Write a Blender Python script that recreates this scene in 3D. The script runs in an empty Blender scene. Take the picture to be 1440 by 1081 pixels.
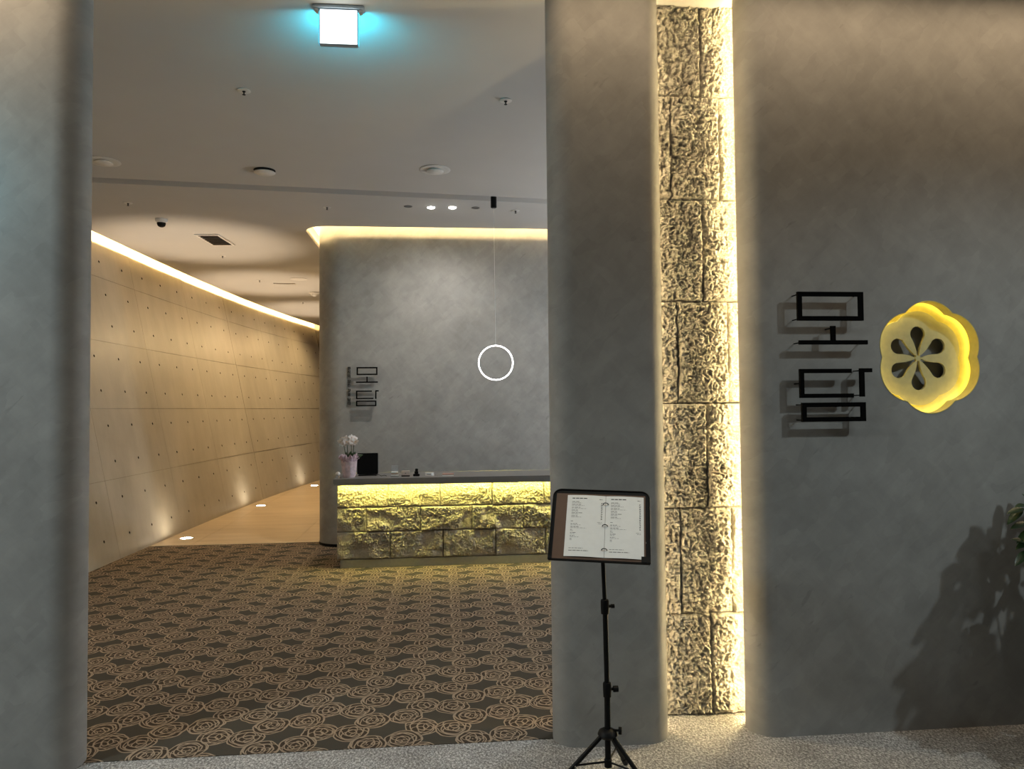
import bpy, bmesh, math, random
import numpy as np
from mathutils import Vector, Matrix, noise
from mathutils.geometry import tessellate_polygon

random.seed(7)
SC = bpy.context.scene
COL = SC.collection
PI = math.pi

# ------------------------------------------------------------------ camera
yaw, pitch, roll = [math.radians(a) for a in (5.4, 1.845, 0.53)]
fw = Vector((math.sin(yaw) * math.cos(pitch), math.cos(yaw) * math.cos(pitch), math.sin(pitch)))
r0 = Vector((math.cos(yaw), -math.sin(yaw), 0.0))
u0 = r0.cross(fw)
rt = r0 * math.cos(roll) - u0 * math.sin(roll)
up = r0 * math.sin(roll) + u0 * math.cos(roll)
cd = bpy.data.cameras.new('camera')
cd.sensor_width = 36.0
cd.lens = 36.0 * 1040.0 / 1440.0
cd.clip_start = 0.05
cam = bpy.data.objects.new('camera', cd)
cam.matrix_world = Matrix(((rt.x, up.x, -fw.x, 0.0), (rt.y, up.y, -fw.y, 0.0), (rt.z, up.z, -fw.z, 1.6), (0, 0, 0, 1)))
COL.objects.link(cam)
SC.camera = cam

# ------------------------------------------------------------------ view, world
SC.view_settings.view_transform = 'Standard'
SC.view_settings.look = 'None'
SC.view_settings.gamma = 1.0
SC.view_settings.use_curve_mapping = False
SC.view_settings.exposure = 0.0
W = bpy.data.worlds.new('world')
SC.world = W
W.use_nodes = True
W.node_tree.nodes['Background'].inputs[0].default_value = (0.80, 0.92, 1.0, 1)
W.node_tree.nodes['Background'].inputs[1].default_value = 0.026


def light(name, kind, loc, power, color, target=None, **kw):
    d = bpy.data.lights.new(name, kind)
    d.energy = power
    d.color = color
    for k, v in kw.items():
        setattr(d, k, v)
    o = bpy.data.objects.new(name, d)
    o.location = loc
    if target is not None:
        o.rotation_euler = (Vector(target) - Vector(loc)).to_track_quat('-Z', 'Y').to_euler()
    COL.objects.link(o)
    return o


COOL = (0.84, 0.97, 1.0)
WARM = (1.0, 0.74, 0.47)
YEL = (1.0, 0.70, 0.24)
GRN = (1.0, 0.88, 0.20)
# hall in front of the entrance: ceiling lamps behind and beside the photographer
light('hall_lamp_left', 'AREA', (-3.9, 1.5, 3.68), 118, COOL, (-3.9, 1.5, 0), shape='DISK', size=0.5)
light('hall_lamp_middle', 'SPOT', (0.55, 2.35, 3.68), 30, COOL, (0.62, 2.75, 0), spot_size=0.95, spot_blend=0.9, shadow_soft_size=0.12)
light('hall_lamp_right', 'SPOT', (2.9, 1.35, 3.7), 40, COOL, (2.3, 2.7, 0.0), spot_size=1.75, spot_blend=0.9, shadow_soft_size=0.16)
light('hall_lamp_far_right', 'SPOT', (3.75, 1.4, 3.7), 128, COOL, (2.55, 2.8, 0.0), spot_size=1.65, spot_blend=0.9, shadow_soft_size=0.035)
# warm cove along the head of the entrance wall
light('entrance_cove_right', 'AREA', (3.25, 3.20, 3.71), 29, WARM, (3.25, 3.24, 0), shape='RECTANGLE', size=6.3, size_y=0.06)
light('entrance_cove_left', 'AREA', (-4.0, 3.20, 3.71), 33, WARM, (-4.0, 3.24, 0), shape='RECTANGLE', size=4.6, size_y=0.06)
# the second exit lamp, round the left wall
light('exit_lamp_spill', 'POINT', (-2.32, 3.22, 2.68), 3.2, (0.03, 0.72, 1.0), shadow_soft_size=0.09)
# lobby beyond: added fill lights, unseen behind the pillar and the left wall
light('lobby_fill_right', 'POINT', (4.2, 7.0, 2.0), 350, (0.90, 0.95, 1.0), shadow_soft_size=0.3)
light('lobby_fill_left', 'POINT', (-3.0, 4.6, 1.1), 9, (1.0, 0.84, 0.62), shadow_soft_size=0.3)
light('lobby_fill_down', 'SPOT', (-2.9, 4.9, 3.66), 125, (1.0, 0.90, 0.76), (-0.9, 5.3, 0.0), spot_size=1.7, spot_blend=0.9, shadow_soft_size=0.12)
# added fill spots without fixtures, brightening the concrete wall and corridor floor
light('wall_fill_near', 'SPOT', (-2.75, 4.5, 3.66), 165, (1.0, 0.70, 0.35), (-3.3, 11.6, 0.5), spot_size=1.0, spot_blend=1.0, shadow_soft_size=0.15)
for wx, wy, wp in ((-1.72, 11.4, 105), (-1.92, 13.3, 190), (-2.08, 15.4, 170), (-2.28, 17.3, 120)):
    light('corridor_fill', 'SPOT', (wx, wy, 3.68), wp, (1.0, 0.70, 0.35), (-3.1, wy - 0.3, 1.0), spot_size=2.6, spot_blend=0.9, shadow_soft_size=0.05)
# reception downlights (their fixtures are built below)
for lx in (-0.106, 0.119):
    light('reception_spot', 'SPOT', (lx, 7.79, 3.70), 53, (1.0, 0.93, 0.84), (lx - 0.25, 8.42, 1.0), spot_size=2.6, spot_blend=1.0, shadow_soft_size=0.03)
# corridor uplights (fixtures below)
UPL = [(-3.21, 9.69), (-3.037, 12.80), (-2.705, 16.03)]
for ux, uy in UPL:
    light('corridor_uplight', 'SPOT', (ux, uy, 0.03), 420, (1.0, 0.78, 0.55), (ux + 0.12, uy, 3.7), spot_size=0.80, spot_blend=0.8, shadow_soft_size=0.03)


# ------------------------------------------------------------------ materials
def newmat(name):
    m = bpy.data.materials.new(name)
    m.use_nodes = True
    nt = m.node_tree
    b = nt.nodes['Principled BSDF']
    return m, nt, b


def N(nt, typ, **kw):
    n = nt.nodes.new(typ)
    ins = kw.pop('ins', {})
    for k, v in kw.items():
        setattr(n, k, v)
    for k, v in ins.items():
        s = n.inputs[k]
        if isinstance(v, bpy.types.NodeSocket):
            nt.links.new(v, s)
        else:
            s.default_value = v
    return n


def M(nt, op, a, b=0.0, c=0.0, clamp=False):
    return N(nt, 'ShaderNodeMath', operation=op, use_clamp=clamp, ins={0: a, 1: b, 2: c}).outputs[0]


def mix(nt, f, a, b, mode='MIX'):
    n = N(nt, 'ShaderNodeMix', data_type='RGBA', blend_type=mode)
    for s, v in ((n.inputs[0], f), (n.inputs[6], a), (n.inputs[7], b)):
        if isinstance(v, bpy.types.NodeSocket):
            nt.links.new(v, s)
        elif isinstance(v, tuple):
            s.default_value = (*v, 1) if len(v) == 3 else v
        else:
            s.default_value = v
    return n.outputs[2]


def ramp(nt, f, stops):
    n = N(nt, 'ShaderNodeValToRGB')
    e = n.color_ramp.elements
    while len(e) < len(stops):
        e.new(0.5)
    for el, (p, c) in zip(e, stops):
        el.position = p
        el.color = (*c, 1) if len(c) == 3 else c
    nt.links.new(f, n.inputs[0])
    return n.outputs[0]


def tex_noise(nt, vec, scale, detail=3.0, rough=0.55, dist=0.0):
    n = N(nt, 'ShaderNodeTexNoise', ins={'Scale': scale, 'Detail': detail, 'Roughness': rough, 'Distortion': dist})
    nt.links.new(vec, n.inputs['Vector'])
    return n


def geo_pos(nt):
    return N(nt, 'ShaderNodeNewGeometry').outputs['Position']


def mapped(nt, vec, rot=(0, 0, 0), scale=(1, 1, 1), loc=(0, 0, 0)):
    n = N(nt, 'ShaderNodeMapping', ins={'Rotation': rot, 'Scale': scale, 'Location': loc})
    nt.links.new(vec, n.inputs['Vector'])
    return n.outputs[0]


def bump(nt, h, strength, dist, b):
    n = N(nt, 'ShaderNodeBump', ins={'Strength': strength, 'Distance': dist, 'Height': h})
    nt.links.new(n.outputs[0], b.inputs['Normal'])


def plain(name, col, rough=0.5, metal=0.0, grain=0.06, spec=0.5):
    m, nt, b = newmat(name)
    oc = N(nt, 'ShaderNodeTexCoord').outputs['Object']
    n = tex_noise(nt, oc, 35, 3).outputs[0]
    lo = tuple(c * (1 - grain) for c in col)
    hi = tuple(min(1, c * (1 + grain)) for c in col)
    nt.links.new(ramp(nt, n, [(0.3, lo), (0.7, hi)]), b.inputs['Base Color'])
    b.inputs['Roughness'].default_value = rough
    b.inputs['Metallic'].default_value = metal
    b.inputs['Specular IOR Level'].default_value = spec
    return m


def emit(name, col, strength):
    m, nt, b = newmat(name)
    b.inputs['Base Color'].default_value = (*col, 1)
    b.inputs['Emission Color'].default_value = (*col, 1)
    b.inputs['Emission Strength'].default_value = strength
    return m


def make_plaster(name, base, contrast=1.0):
    m, nt, b = newmat(name)
    p = geo_pos(nt)
    big = tex_noise(nt, p, 1.3, 4, 0.6).outputs[0]
    a = tex_noise(nt, mapped(nt, mapped(nt, p, (0, 0.8, 0)), (0, 0, 0), (4.5, 4, 10)), 1.0, 4, 0.6, 0.5).outputs[0]
    c = tex_noise(nt, mapped(nt, mapped(nt, p, (0, -0.8, 0)), (0, 0, 0), (4.5, 4, 10)), 1.0, 4, 0.6, 0.5).outputs[0]
    patch = N(nt, 'ShaderNodeTexVoronoi', feature='F1', distance='CHEBYCHEV', ins={'Scale': 1.0, 'Randomness': 1.0})
    nt.links.new(mapped(nt, mapped(nt, p, (0, 0.75, 0)), (0, 0, 0), (9, 5, 15)), patch.inputs['Vector'])
    pv = N(nt, 'ShaderNodeSeparateColor', ins={0: patch.outputs['Color']}).outputs[0]
    s = M(nt, 'ADD', M(nt, 'MULTIPLY', big, 0.45), M(nt, 'ADD', M(nt, 'MULTIPLY', a, 0.25), M(nt, 'ADD', M(nt, 'MULTIPLY', c, 0.25), M(nt, 'MULTIPLY', pv, 0.07))))
    lo = tuple(v * (1 - 0.20 * contrast) for v in base)
    hi = tuple(v * (1 + 0.20 * contrast) for v in base)
    colr = ramp(nt, s, [(0.36, lo), (0.64, hi)])
    # short dark trowel nicks
    nick = tex_noise(nt, mapped(nt, mapped(nt, p, (0, 0.75, 0)), (0, 0, 0), (8, 7, 30)), 1.0, 2, 0.5, 0.4).outputs[0]
    gate = tex_noise(nt, p, 2.6, 1, 0.5).outputs[0]
    nk = M(nt, 'MULTIPLY', ramp(nt, nick, [(0.66, (0, 0, 0)), (0.74, (1, 1, 1))]), ramp(nt, gate, [(0.54, (0, 0, 0)), (0.62, (1, 1, 1))]))
    colr = mix(nt, M(nt, 'MULTIPLY', nk, 0.32), colr, tuple(v * 0.45 for v in base))
    nt.links.new(colr, b.inputs['Base Color'])
    b.inputs['Roughness'].default_value = 0.6
    b.inputs['Specular IOR Level'].default_value = 0.3
    fine = tex_noise(nt, p, 45, 4, 0.6).outputs[0]
    bump(nt, M(nt, 'ADD', M(nt, 'MULTIPLY', a, 0.35), M(nt, 'MULTIPLY', fine, 0.25)), 0.12, 0.01, b)
    return m


PLASTER = make_plaster('grey_trowelled_plaster', (0.30, 0.294, 0.278))


def make_concrete():
    m, nt, b = newmat('fair_faced_concrete')
    p = geo_pos(nt)
    big = tex_noise(nt, p, 0.7, 5, 0.6, 0.4).outputs[0]
    streak = tex_noise(nt, mapped(nt, p, (0, 0, 0), (4, 5, 0.7)), 1.0, 4, 0.6).outputs[0]
    sp = tex_noise(nt, p, 9, 5, 0.65).outputs[0]
    s = M(nt, 'ADD', M(nt, 'MULTIPLY', big, 0.5), M(nt, 'ADD', M(nt, 'MULTIPLY', streak, 0.3), M(nt, 'MULTIPLY', sp, 0.2)))
    nt.links.new(ramp(nt, s, [(0.32, (0.30, 0.265, 0.21)), (0.52, (0.39, 0.35, 0.285)), (0.70, (0.47, 0.425, 0.35))]), b.inputs['Base Color'])
    nt.links.new(ramp(nt, sp, [(0.3, (0.33, 0.33, 0.33)), (0.7, (0.48, 0.48, 0.48))]), b.inputs['Roughness'])
    fine = tex_noise(nt, p, 120, 3, 0.6).outputs[0]
    bump(nt, M(nt, 'ADD', M(nt, 'MULTIPLY', sp, 0.6), M(nt, 'MULTIPLY', fine, 0.2)), 0.22, 0.006, b)
    return m


CONCRETE = make_concrete()
HOLE = plain('tie_hole_plug', (0.03, 0.022, 0.015), 0.8)


def make_stone(name, lo, hi):
    m, nt, b = newmat(name)
    p = geo_pos(nt)
    a = tex_noise(nt, p, 7, 5, 0.6).outputs[0]
    c = tex_noise(nt, p, 60, 4, 0.7).outputs[0]
    s = M(nt, 'ADD', M(nt, 'MULTIPLY', a, 0.6), M(nt, 'MULTIPLY', c, 0.4))
    nt.links.new(ramp(nt, s, [(0.36, lo), (0.64, hi)]), b.inputs['Base Color'])
    b.inputs['Roughness'].default_value = 0.85
    b.inputs['Specular IOR Level'].default_value = 0.2
    f1 = tex_noise(nt, p, 110, 4, 0.72, 1.0).outputs[0]
    bump(nt, f1, 0.9, 0.016, b)
    return m


STONE = make_stone('split_granite', (0.42, 0.39, 0.335), (0.72, 0.68, 0.60))
STONE2 = make_stone('split_counter_stone', (0.36, 0.32, 0.25), (0.52, 0.47, 0.38))


def make_ceiling():
    m, nt, b = newmat('matt_ceiling_paint')
    p = geo_pos(nt)
    n = tex_noise(nt, p, 1.5, 3).outputs[0]
    nt.links.new(ramp(nt, n, [(0.3, (0.56, 0.545, 0.525)), (0.7, (0.59, 0.575, 0.555))]), b.inputs['Base Color'])
    b.inputs['Roughness'].default_value = 0.7
    b.inputs['Specular IOR Level'].default_value = 0.25
    return m


CEIL = make_ceiling()


def make_rose_carpet():
    m, nt, b = newmat('rose_patterned_carpet')
    p = geo_pos(nt)
    # hand-drawn wobble
    wn = tex_noise(nt, p, 11, 1, 0.5).outputs['Color']
    wv = N(nt, 'ShaderNodeVectorMath', operation='SUBTRACT', ins={0: wn, 1: (0.5, 0.5, 0.5)}).outputs[0]
    wv = N(nt, 'ShaderNodeVectorMath', operation='SCALE', ins={0: wv, 'Scale': 0.034}).outputs[0]
    q = N(nt, 'ShaderNodeVectorMath', operation='ADD', ins={0: p, 1: wv}).outputs[0]
    sx = N(nt, 'ShaderNodeSeparateXYZ')
    nt.links.new(q, sx.inputs[0])
    PX, PY = 0.505, 0.27
    roses = [(0.395, 4.075, 0.0), (0.55, 4.04, 1.4), (0.645, 4.175, 2.6), (0.815, 4.215, 4.0)]
    dmin = None
    line = None
    for i, (cx, cy, ph) in enumerate(roses):
        ux = M(nt, 'WRAP', M(nt, 'SUBTRACT', sx.outputs[0], cx), PX / 2, -PX / 2)
        uy = M(nt, 'WRAP', M(nt, 'SUBTRACT', sx.outputs[1], cy), PY / 2, -PY / 2)

        def dist(ox, oy, ax, ay):
            a = M(nt, 'MULTIPLY', M(nt, 'SUBTRACT', ux, ox), ax)
            c = M(nt, 'MULTIPLY', M(nt, 'SUBTRACT', uy, oy), ay)
            return M(nt, 'SQRT', M(nt, 'ADD', M(nt, 'MULTIPLY', a, a), M(nt, 'MULTIPLY', c, c)))
        d = dist(0, 0, 1.0, 0.93)
        d2 = dist(0.036 * math.cos(ph), 0.032 * math.sin(ph), 1.2, 1.0)
        d3 = dist(-0.034 * math.cos(ph + 0.9), -0.034 * math.sin(ph + 0.9), 1.0, 1.25)
        inside = M(nt, 'LESS_THAN', d, 0.090)

        def rings(dd, period, width, off):
            f = M(nt, 'FRACT', M(nt, 'ADD', M(nt, 'DIVIDE', dd, period), off))
            return M(nt, 'LESS_THAN', f, width)
        l = M(nt, 'MAXIMUM', rings(d, 0.0300, 0.21, 0.05), M(nt, 'MAXIMUM', rings(d2, 0.037, 0.16, 0.2 * i), rings(d3, 0.046, 0.13, 0.3 + 0.2 * i)))
        rim = M(nt, 'LESS_THAN', M(nt, 'ABSOLUTE', M(nt, 'SUBTRACT', d, 0.0865)), 0.0035)
        l = M(nt, 'MULTIPLY', M(nt, 'MAXIMUM', l, rim), inside)
        if dmin is None:
            dmin, line = inside, l
        else:
            line = M(nt, 'ADD', M(nt, 'MULTIPLY', line, M(nt, 'SUBTRACT', 1.0, inside)), l)
            dmin = M(nt, 'MAXIMUM', dmin, inside)
    pile = tex_noise(nt, p, 420, 2, 0.6).outputs[0]
    ground = mix(nt, dmin, (0.066, 0.058, 0.045), (0.055, 0.040, 0.027))
    c = mix(nt, line, ground, (0.36, 0.275, 0.195))
    c = mix(nt, M(nt, 'MULTIPLY', pile, 0.5), c, mix(nt, 0.5, c, (0.02, 0.016, 0.012)))
    nt.links.new(c, b.inputs['Base Color'])
    b.inputs['Roughness'].default_value = 0.95
    b.inputs['Specular IOR Level'].default_value = 0.1
    bump(nt, M(nt, 'ADD', M(nt, 'MULTIPLY', pile, 0.5), M(nt, 'MULTIPLY', line, 0.5)), 0.5, 0.004, b)
    return m


ROSE = make_rose_carpet()


def make_grey_carpet():
    m, nt, b = newmat('grey_flecked_carpet')
    p = geo_pos(nt)
    a = tex_noise(nt, mapped(nt, p, (0, 0, 0.5), (95, 60, 80)), 1.0, 3, 0.75).outputs[0]
    c = tex_noise(nt, p, 150, 2, 0.7).outputs[0]
    big = tex_noise(nt, p, 5, 3).outputs[0]
    s = M(nt, 'ADD', M(nt, 'MULTIPLY', a, 0.6), M(nt, 'ADD', M(nt, 'MULTIPLY', c, 0.3), M(nt, 'MULTIPLY', big, 0.1)))
    nt.links.new(ramp(nt, s, [(0.38, (0.10, 0.097, 0.092)), (0.50, (0.29, 0.283, 0.272)), (0.61, (0.70, 0.69, 0.67))]), b.inputs['Base Color'])
    b.inputs['Roughness'].default_value = 0.95
    b.inputs['Specular IOR Level'].default_value = 0.1
    bump(nt, s, 0.9, 0.012, b)
    return m


GREYC = make_grey_carpet()


def make_wood_tile():
    m, nt, b = newmat('pale_grained_floor_tile')
    p = geo_pos(nt)
    a = tex_noise(nt, mapped(nt, p, (0, 0, 0), (0.7, 7, 1)), 1.0, 4, 0.6, 0.5).outputs[0]
    c = tex_noise(nt, p, 0.8, 2).outputs[0]
    s = M(nt, 'ADD', M(nt, 'MULTIPLY', a, 0.6), M(nt, 'MULTIPLY', c, 0.4))
    nt.links.new(ramp(nt, s, [(0.34, (0.42, 0.32, 0.21)), (0.66, (0.56, 0.44, 0.30))]), b.inputs['Base Color'])
    b.inputs['Roughness'].default_value = 0.34
    return m


TILE = make_wood_tile()
DARKJ = plain('dark_joint', (0.10, 0.085, 0.06), 0.9)
BLACK = plain('black_powder_coat', (0.005, 0.005, 0.005), 0.5, spec=0.15)
BLACKM = plain('matt_black_letters', (0.003, 0.003, 0.003), 0.8, spec=0.04)
STEEL = plain('bright_rivet', (0.7, 0.68, 0.64), 0.3, 1.0)
WHITE = plain('white_paint', (0.72, 0.70, 0.67), 0.45)
GAPM = plain('dark_void', (0.012, 0.011, 0.01), 0.9)
VENTM = plain('vent_brown', (0.30, 0.26, 0.22), 0.6)  # even brown of the vent slats and the curved corridor slot
TOP = plain('counter_top_grey', (0.17, 0.165, 0.158), 0.42, grain=0.04)
BROWN = plain('brown_menu_board', (0.105, 0.052, 0.026), 0.55)
PAPER = plain('white_menu_paper', (0.86, 0.86, 0.83), 0.7, grain=0.02)
INK = plain('grey_ink', (0.20, 0.195, 0.185), 0.8)
INKD = plain('dark_ink', (0.05, 0.05, 0.05), 0.8)
PLINTH = plain('counter_plinth_stone', (0.24, 0.22, 0.16), 0.6)
LED_COVE = emit('cove_led', (1.0, 0.66, 0.25), 600)
LED_RECEP = emit('reception_cove_led', (1.0, 0.72, 0.33), 160)
LED_NICHE_R = emit('niche_led_right', (1.0, 0.77, 0.38), 140)
LED_NICHE_L = emit('niche_led_left', (1.0, 0.76, 0.42), 46)
LED_DESK = emit('counter_led', (1.0, 0.88, 0.22), 255)
LED_RING = emit('ring_led', (1.0, 0.98, 0.96), 7)
LED_UP = emit('uplight_lens', (1.0, 0.86, 0.64), 90)
LED_SPOT = emit('downlight_lens', (1.0, 0.97, 0.93), 14)
LED_FLOWER = emit('flower_lamp_led', (1.0, 0.84, 0.25), 18)
EXITW = emit('exit_sign_face', (0.93, 1.0, 1.0), 2.6)
EXITC = emit('exit_sign_rear_cyan', (0.02, 0.62, 0.85), 58)
EXITE = emit('exit_sign_edge_cyan', (0.10, 0.55, 0.75), 1.2)


# ------------------------------------------------------------------ mesh helpers
class MB:
    def __init__(s):
        s.v, s.f, s.m = [], [], []

    def face(s, idx, mat=0):
        s.f.append(tuple(idx))
        s.m.append(mat)

    def box(s, x0, y0, z0, x1, y1, z1, mat=0):
        b = len(s.v)
        s.v += [(x0, y0, z0), (x1, y0, z0), (x1, y1, z0), (x0, y1, z0), (x0, y0, z1), (x1, y0, z1), (x1, y1, z1), (x0, y1, z1)]
        for q in ((0, 3, 2, 1), (4, 5, 6, 7), (0, 1, 5, 4), (1, 2, 6, 5), (2, 3, 7, 6), (3, 0, 4, 7)):
            s.face([b + i for i in q], mat)
        return s

    def bbox(s, x0, y0, z0, x1, y1, z1, c=0.003, mat=0):
        """box with bevelled edges"""
        bm = bmesh.new()
        bmesh.ops.create_cube(bm, size=1.0)
        for v in bm.verts:
            v.co = Vector(((x0 + x1) / 2 + v.co.x * (x1 - x0), (y0 + y1) / 2 + v.co.y * (y1 - y0), (z0 + z1) / 2 + v.co.z * (z1 - z0)))
        bmesh.ops.bevel(bm, geom=list(bm.edges), offset=c, segments=2, affect='EDGES')
        b = len(s.v)
        bm.verts.index_update()
        s.v += [tuple(v.co) for v in bm.verts]
        for f in bm.faces:
            s.face([b + v.index for v in f.verts], mat)
        bm.free()
        return s

    def prism(s, pts, z0, z1, mat=0, cap=True):
        """counter-clockwise xy outline extruded from z0 to z1"""
        n, b = len(pts), len(s.v)
        s.v += [(x, y, z0) for x, y in pts] + [(x, y, z1) for x, y in pts]
        for i in range(n):
            j = (i + 1) % n
            s.face((b + i, b + j, b + n + j, b + n + i), mat)
        if cap:
            tr = tessellate_polygon([[Vector((x, y, 0)) for x, y in pts]])
            for a, c, d in tr:
                A, C, D = pts[a], pts[c], pts[d]
                if (C[0] - A[0]) * (D[1] - A[1]) - (C[1] - A[1]) * (D[0] - A[0]) < 0:
                    c, d = d, c
                s.face((b + n + a, b + n + c, b + n + d), mat)
                s.face((b + d, b + c, b + a), mat)
        return s

    def lathe(s, prof, n=24, c=(0, 0, 0), mat=0, cap=True):
        b = len(s.v)
        for r, z in prof:
            for k in range(n):
                a = 2 * PI * k / n
                s.v.append((c[0] + r * math.cos(a), c[1] + r * math.sin(a), c[2] + z))
        for i in range(len(prof) - 1):
            for k in range(n):
                l = (k + 1) % n
                s.face((b + i * n + k, b + i * n + l, b + (i + 1) * n + l, b + (i + 1) * n + k), mat)
        if cap:
            s.face([b + k for k in range(n)][::-1], mat)
            s.face([b + (len(prof) - 1) * n + k for k in range(n)], mat)
        return s

    def tube(s, pts, r, n=10, mat=0, closed=False, radii=None):
        pts = [Vector(p) for p in pts]
        b, L = len(s.v), len(pts)
        ref = None
        for i, p in enumerate(pts):
            if closed:
                t = pts[(i + 1) % L] - pts[i - 1]
            else:
                t = pts[min(i + 1, L - 1)] - pts[max(i - 1, 0)]
            t.normalize()
            if ref is None:
                ref = t.orthogonal().normalized()
            ref = (ref - t * ref.dot(t)).normalized()
            bi = t.cross(ref)
            rr = radii[i] if radii else r
            for k in range(n):
                a = 2 * PI * k / n
                s.v.append(tuple(p + ref * (rr * math.cos(a)) + bi * (rr * math.sin(a))))
        for i in range(L if closed else L - 1):
            j = (i + 1) % L
            for k in range(n):
                l = (k + 1) % n
                s.face((b + i * n + k, b + i * n + l, b + j * n + l, b + j * n + k), mat)
        if not closed:
            s.face([b + k for k in range(n)][::-1], mat)
            s.face([b + (L - 1) * n + k for k in range(n)], mat)
        return s

    def ball(s, c, r, n=12, m=8, mat=0, sz=1.0):
        prof = [(max(1e-4, r * math.sin(PI * i / m)), -r * sz * math.cos(PI * i / m)) for i in range(m + 1)]
        return s.lathe(prof, n, c, mat)

    def xform(s, mtx, start=0):
        for i in range(start, len(s.v)):
            s.v[i] = tuple(mtx @ Vector(s.v[i]))
        return s

    def mesh(s, name, mats, smooth=None):
        me = bpy.data.meshes.new(name)
        me.from_pydata([tuple(v) for v in s.v], [], s.f)
        mats = mats if isinstance(mats, (list, tuple)) else [mats]
        for m in mats:
            me.materials.append(m)
        me.polygons.foreach_set('material_index', s.m)
        if smooth is not None:
            me.polygons.foreach_set('use_smooth', [True] * len(me.polygons))
            me.set_sharp_from_angle(angle=math.radians(smooth))
        me.update()
        return me

    def build(s, name, mats, parent=None, smooth=None, loc=None):
        """one mesh object; vertices are given in the parent's space"""
        o = bpy.data.objects.new(name, s.mesh(name, mats, smooth))
        COL.objects.link(o)
        if parent is not None:
            o.parent = parent
        if loc is not None:
            o.location = loc
        return o


def tag(o, label, cat=None, group=None, kind=None):
    o['label'] = label
    if cat:
        o['category'] = cat
    if group:
        o['group'] = group
    if kind:
        o['kind'] = kind
    return o


def thing(name, loc, label, cat, group=None, kind=None, rz=0.0):
    o = bpy.data.objects.new(name, None)
    o.empty_display_size = 0.1
    o.location = loc
    o.rotation_euler = (0, 0, rz)
    COL.objects.link(o)
    return tag(o, label, cat, group, kind)


def arc(cx, cy, r, a0, a1, n):
    return [(cx + r * math.cos(math.radians(a0 + (a1 - a0) * i / n)), cy + r * math.sin(math.radians(a0 + (a1 - a0) * i / n))) for i in range(n + 1)]


# ------------------------------------------------------------------ concrete wall geometry
H = 3.735
FOOT = np.polyfit([5.0, 7.87, 8.67, 10.0, 11.3, 13.87, 15.94, 16.96, 19.3], [-3.66, -3.535, -3.497, -3.424, -3.361, -3.228, -3.012, -2.80, -2.42], 4)
LEAN = 0.20


def foot(y):
    return float(np.polyval(FOOT, y))


def cwall(y, z, d=0.0):
    dy = 0.01
    nx, ny = 1.0, -(foot(y + dy) - foot(y - dy)) / (2 * dy)
    l = math.sqrt(nx * nx + ny * ny + LEAN * LEAN)
    return (foot(y) - LEAN * z + d * nx / l, y + d * ny / l, z + d * LEAN / l)


def lip(y):
    return foot(y) - LEAN * H + 0.13


# ------------------------------------------------------------------ ceiling
def groove_y(x):
    return 7.40 + 0.103 * x


GW = 0.085
ys = [4.2 + i * 0.4 for i in range(45)]
front_left = [(lip(y), y) for y in ys if y < groove_y(lip(y)) - GW - 0.1]
rear_left = [(lip(y), y) for y in ys if y > groove_y(lip(y)) + GW + 0.1]


def lip_at_groove(off):
    y = 6.9
    for _ in range(30):
        y = groove_y(lip(y)) + off
    return (lip(y), y)


gl0, gl1 = lip_at_groove(-GW), lip_at_groove(GW)
XR = 6.5
front = [(-7.5, -3.0), (XR, -3.0), (XR, groove_y(XR) - GW), gl0] + front_left[::-1] + [(-4.55, 3.75), (-7.5, 3.75)]
RX, RY, RR = -1.605, 8.69, 0.30
rear = [gl1, (XR, groove_y(XR) + GW), (XR, RY), (RX + RR, RY)] + arc(RX + RR, RY + RR, RR, 270, 180, 10)[1:] + [(RX, 22.0)] + rear_left[::-1]
mb = MB()
mb.prism(front, H, H + 0.05)
mb.prism(rear, H, H + 0.05)
# shallow coved groove between the two ceiling fields
b0 = len(mb.v)
NX, NS = 24, 8
for i in range(NX + 1):
    for k in range(NS + 1):
        t = k / NS
        off = -GW + 2 * GW * t
        dz = 0.11 * max(0.0, math.sin(PI * t)) ** 0.35
        x0 = gl0[0] + (gl1[0] - gl0[0]) * t
        x = x0 + (XR - x0) * i / NX
        mb.v.append((x, groove_y(x) + off, H + dz))
for i in range(NX):
    for k in range(NS):
        a = b0 + i * (NS + 1) + k
        mb.face((a, a + 1, a + NS + 2, a + NS + 1))
ceil = mb.build('ceiling', CEIL)
tag(ceil, 'matt grey ceiling with a shallow groove running across the lobby', 'ceiling', kind='structure')
# soffits over the light slots, upstands of the slots
mb = MB()
pts = [(lip(y) + 0.35, y) for y in ys] + [(lip(y) - 0.55, y) for y in ys[::-1]]
mb.prism(pts, 4.02, 4.06)
mb.box(-1.9, 8.4, 4.02, XR, 9.2, 4.06)
mb.box(-1.9, 9.2, 4.02, -1.2, 20, 4.06)
for poly in ([(RX + RR, RY - 0.10), (XR, RY - 0.10), (XR, RY - 0.085), (RX + RR, RY - 0.085)],):
    mb.prism(poly, H + 0.05, 4.02)
up_o = arc(RX + RR, RY + RR, RR + 0.10, 270, 180, 10) + [(RX - 0.10, 20.0)]
up_i = arc(RX + RR, RY + RR, RR + 0.085, 270, 180, 10) + [(RX - 0.085, 20.0)]
mb.prism(up_o[::-1] + up_i, H + 0.05, 4.02)
pts = [(lip(y) + 0.14, y) for y in ys] + [(lip(y) + 0.12, y) for y in ys[::-1]]
mb.prism(pts, H + 0.05, 4.02)
tag(mb.build('trim_1', CEIL), 'painted soffit and upstand above the ceiling light slots', 'trim', kind='structure')

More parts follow.
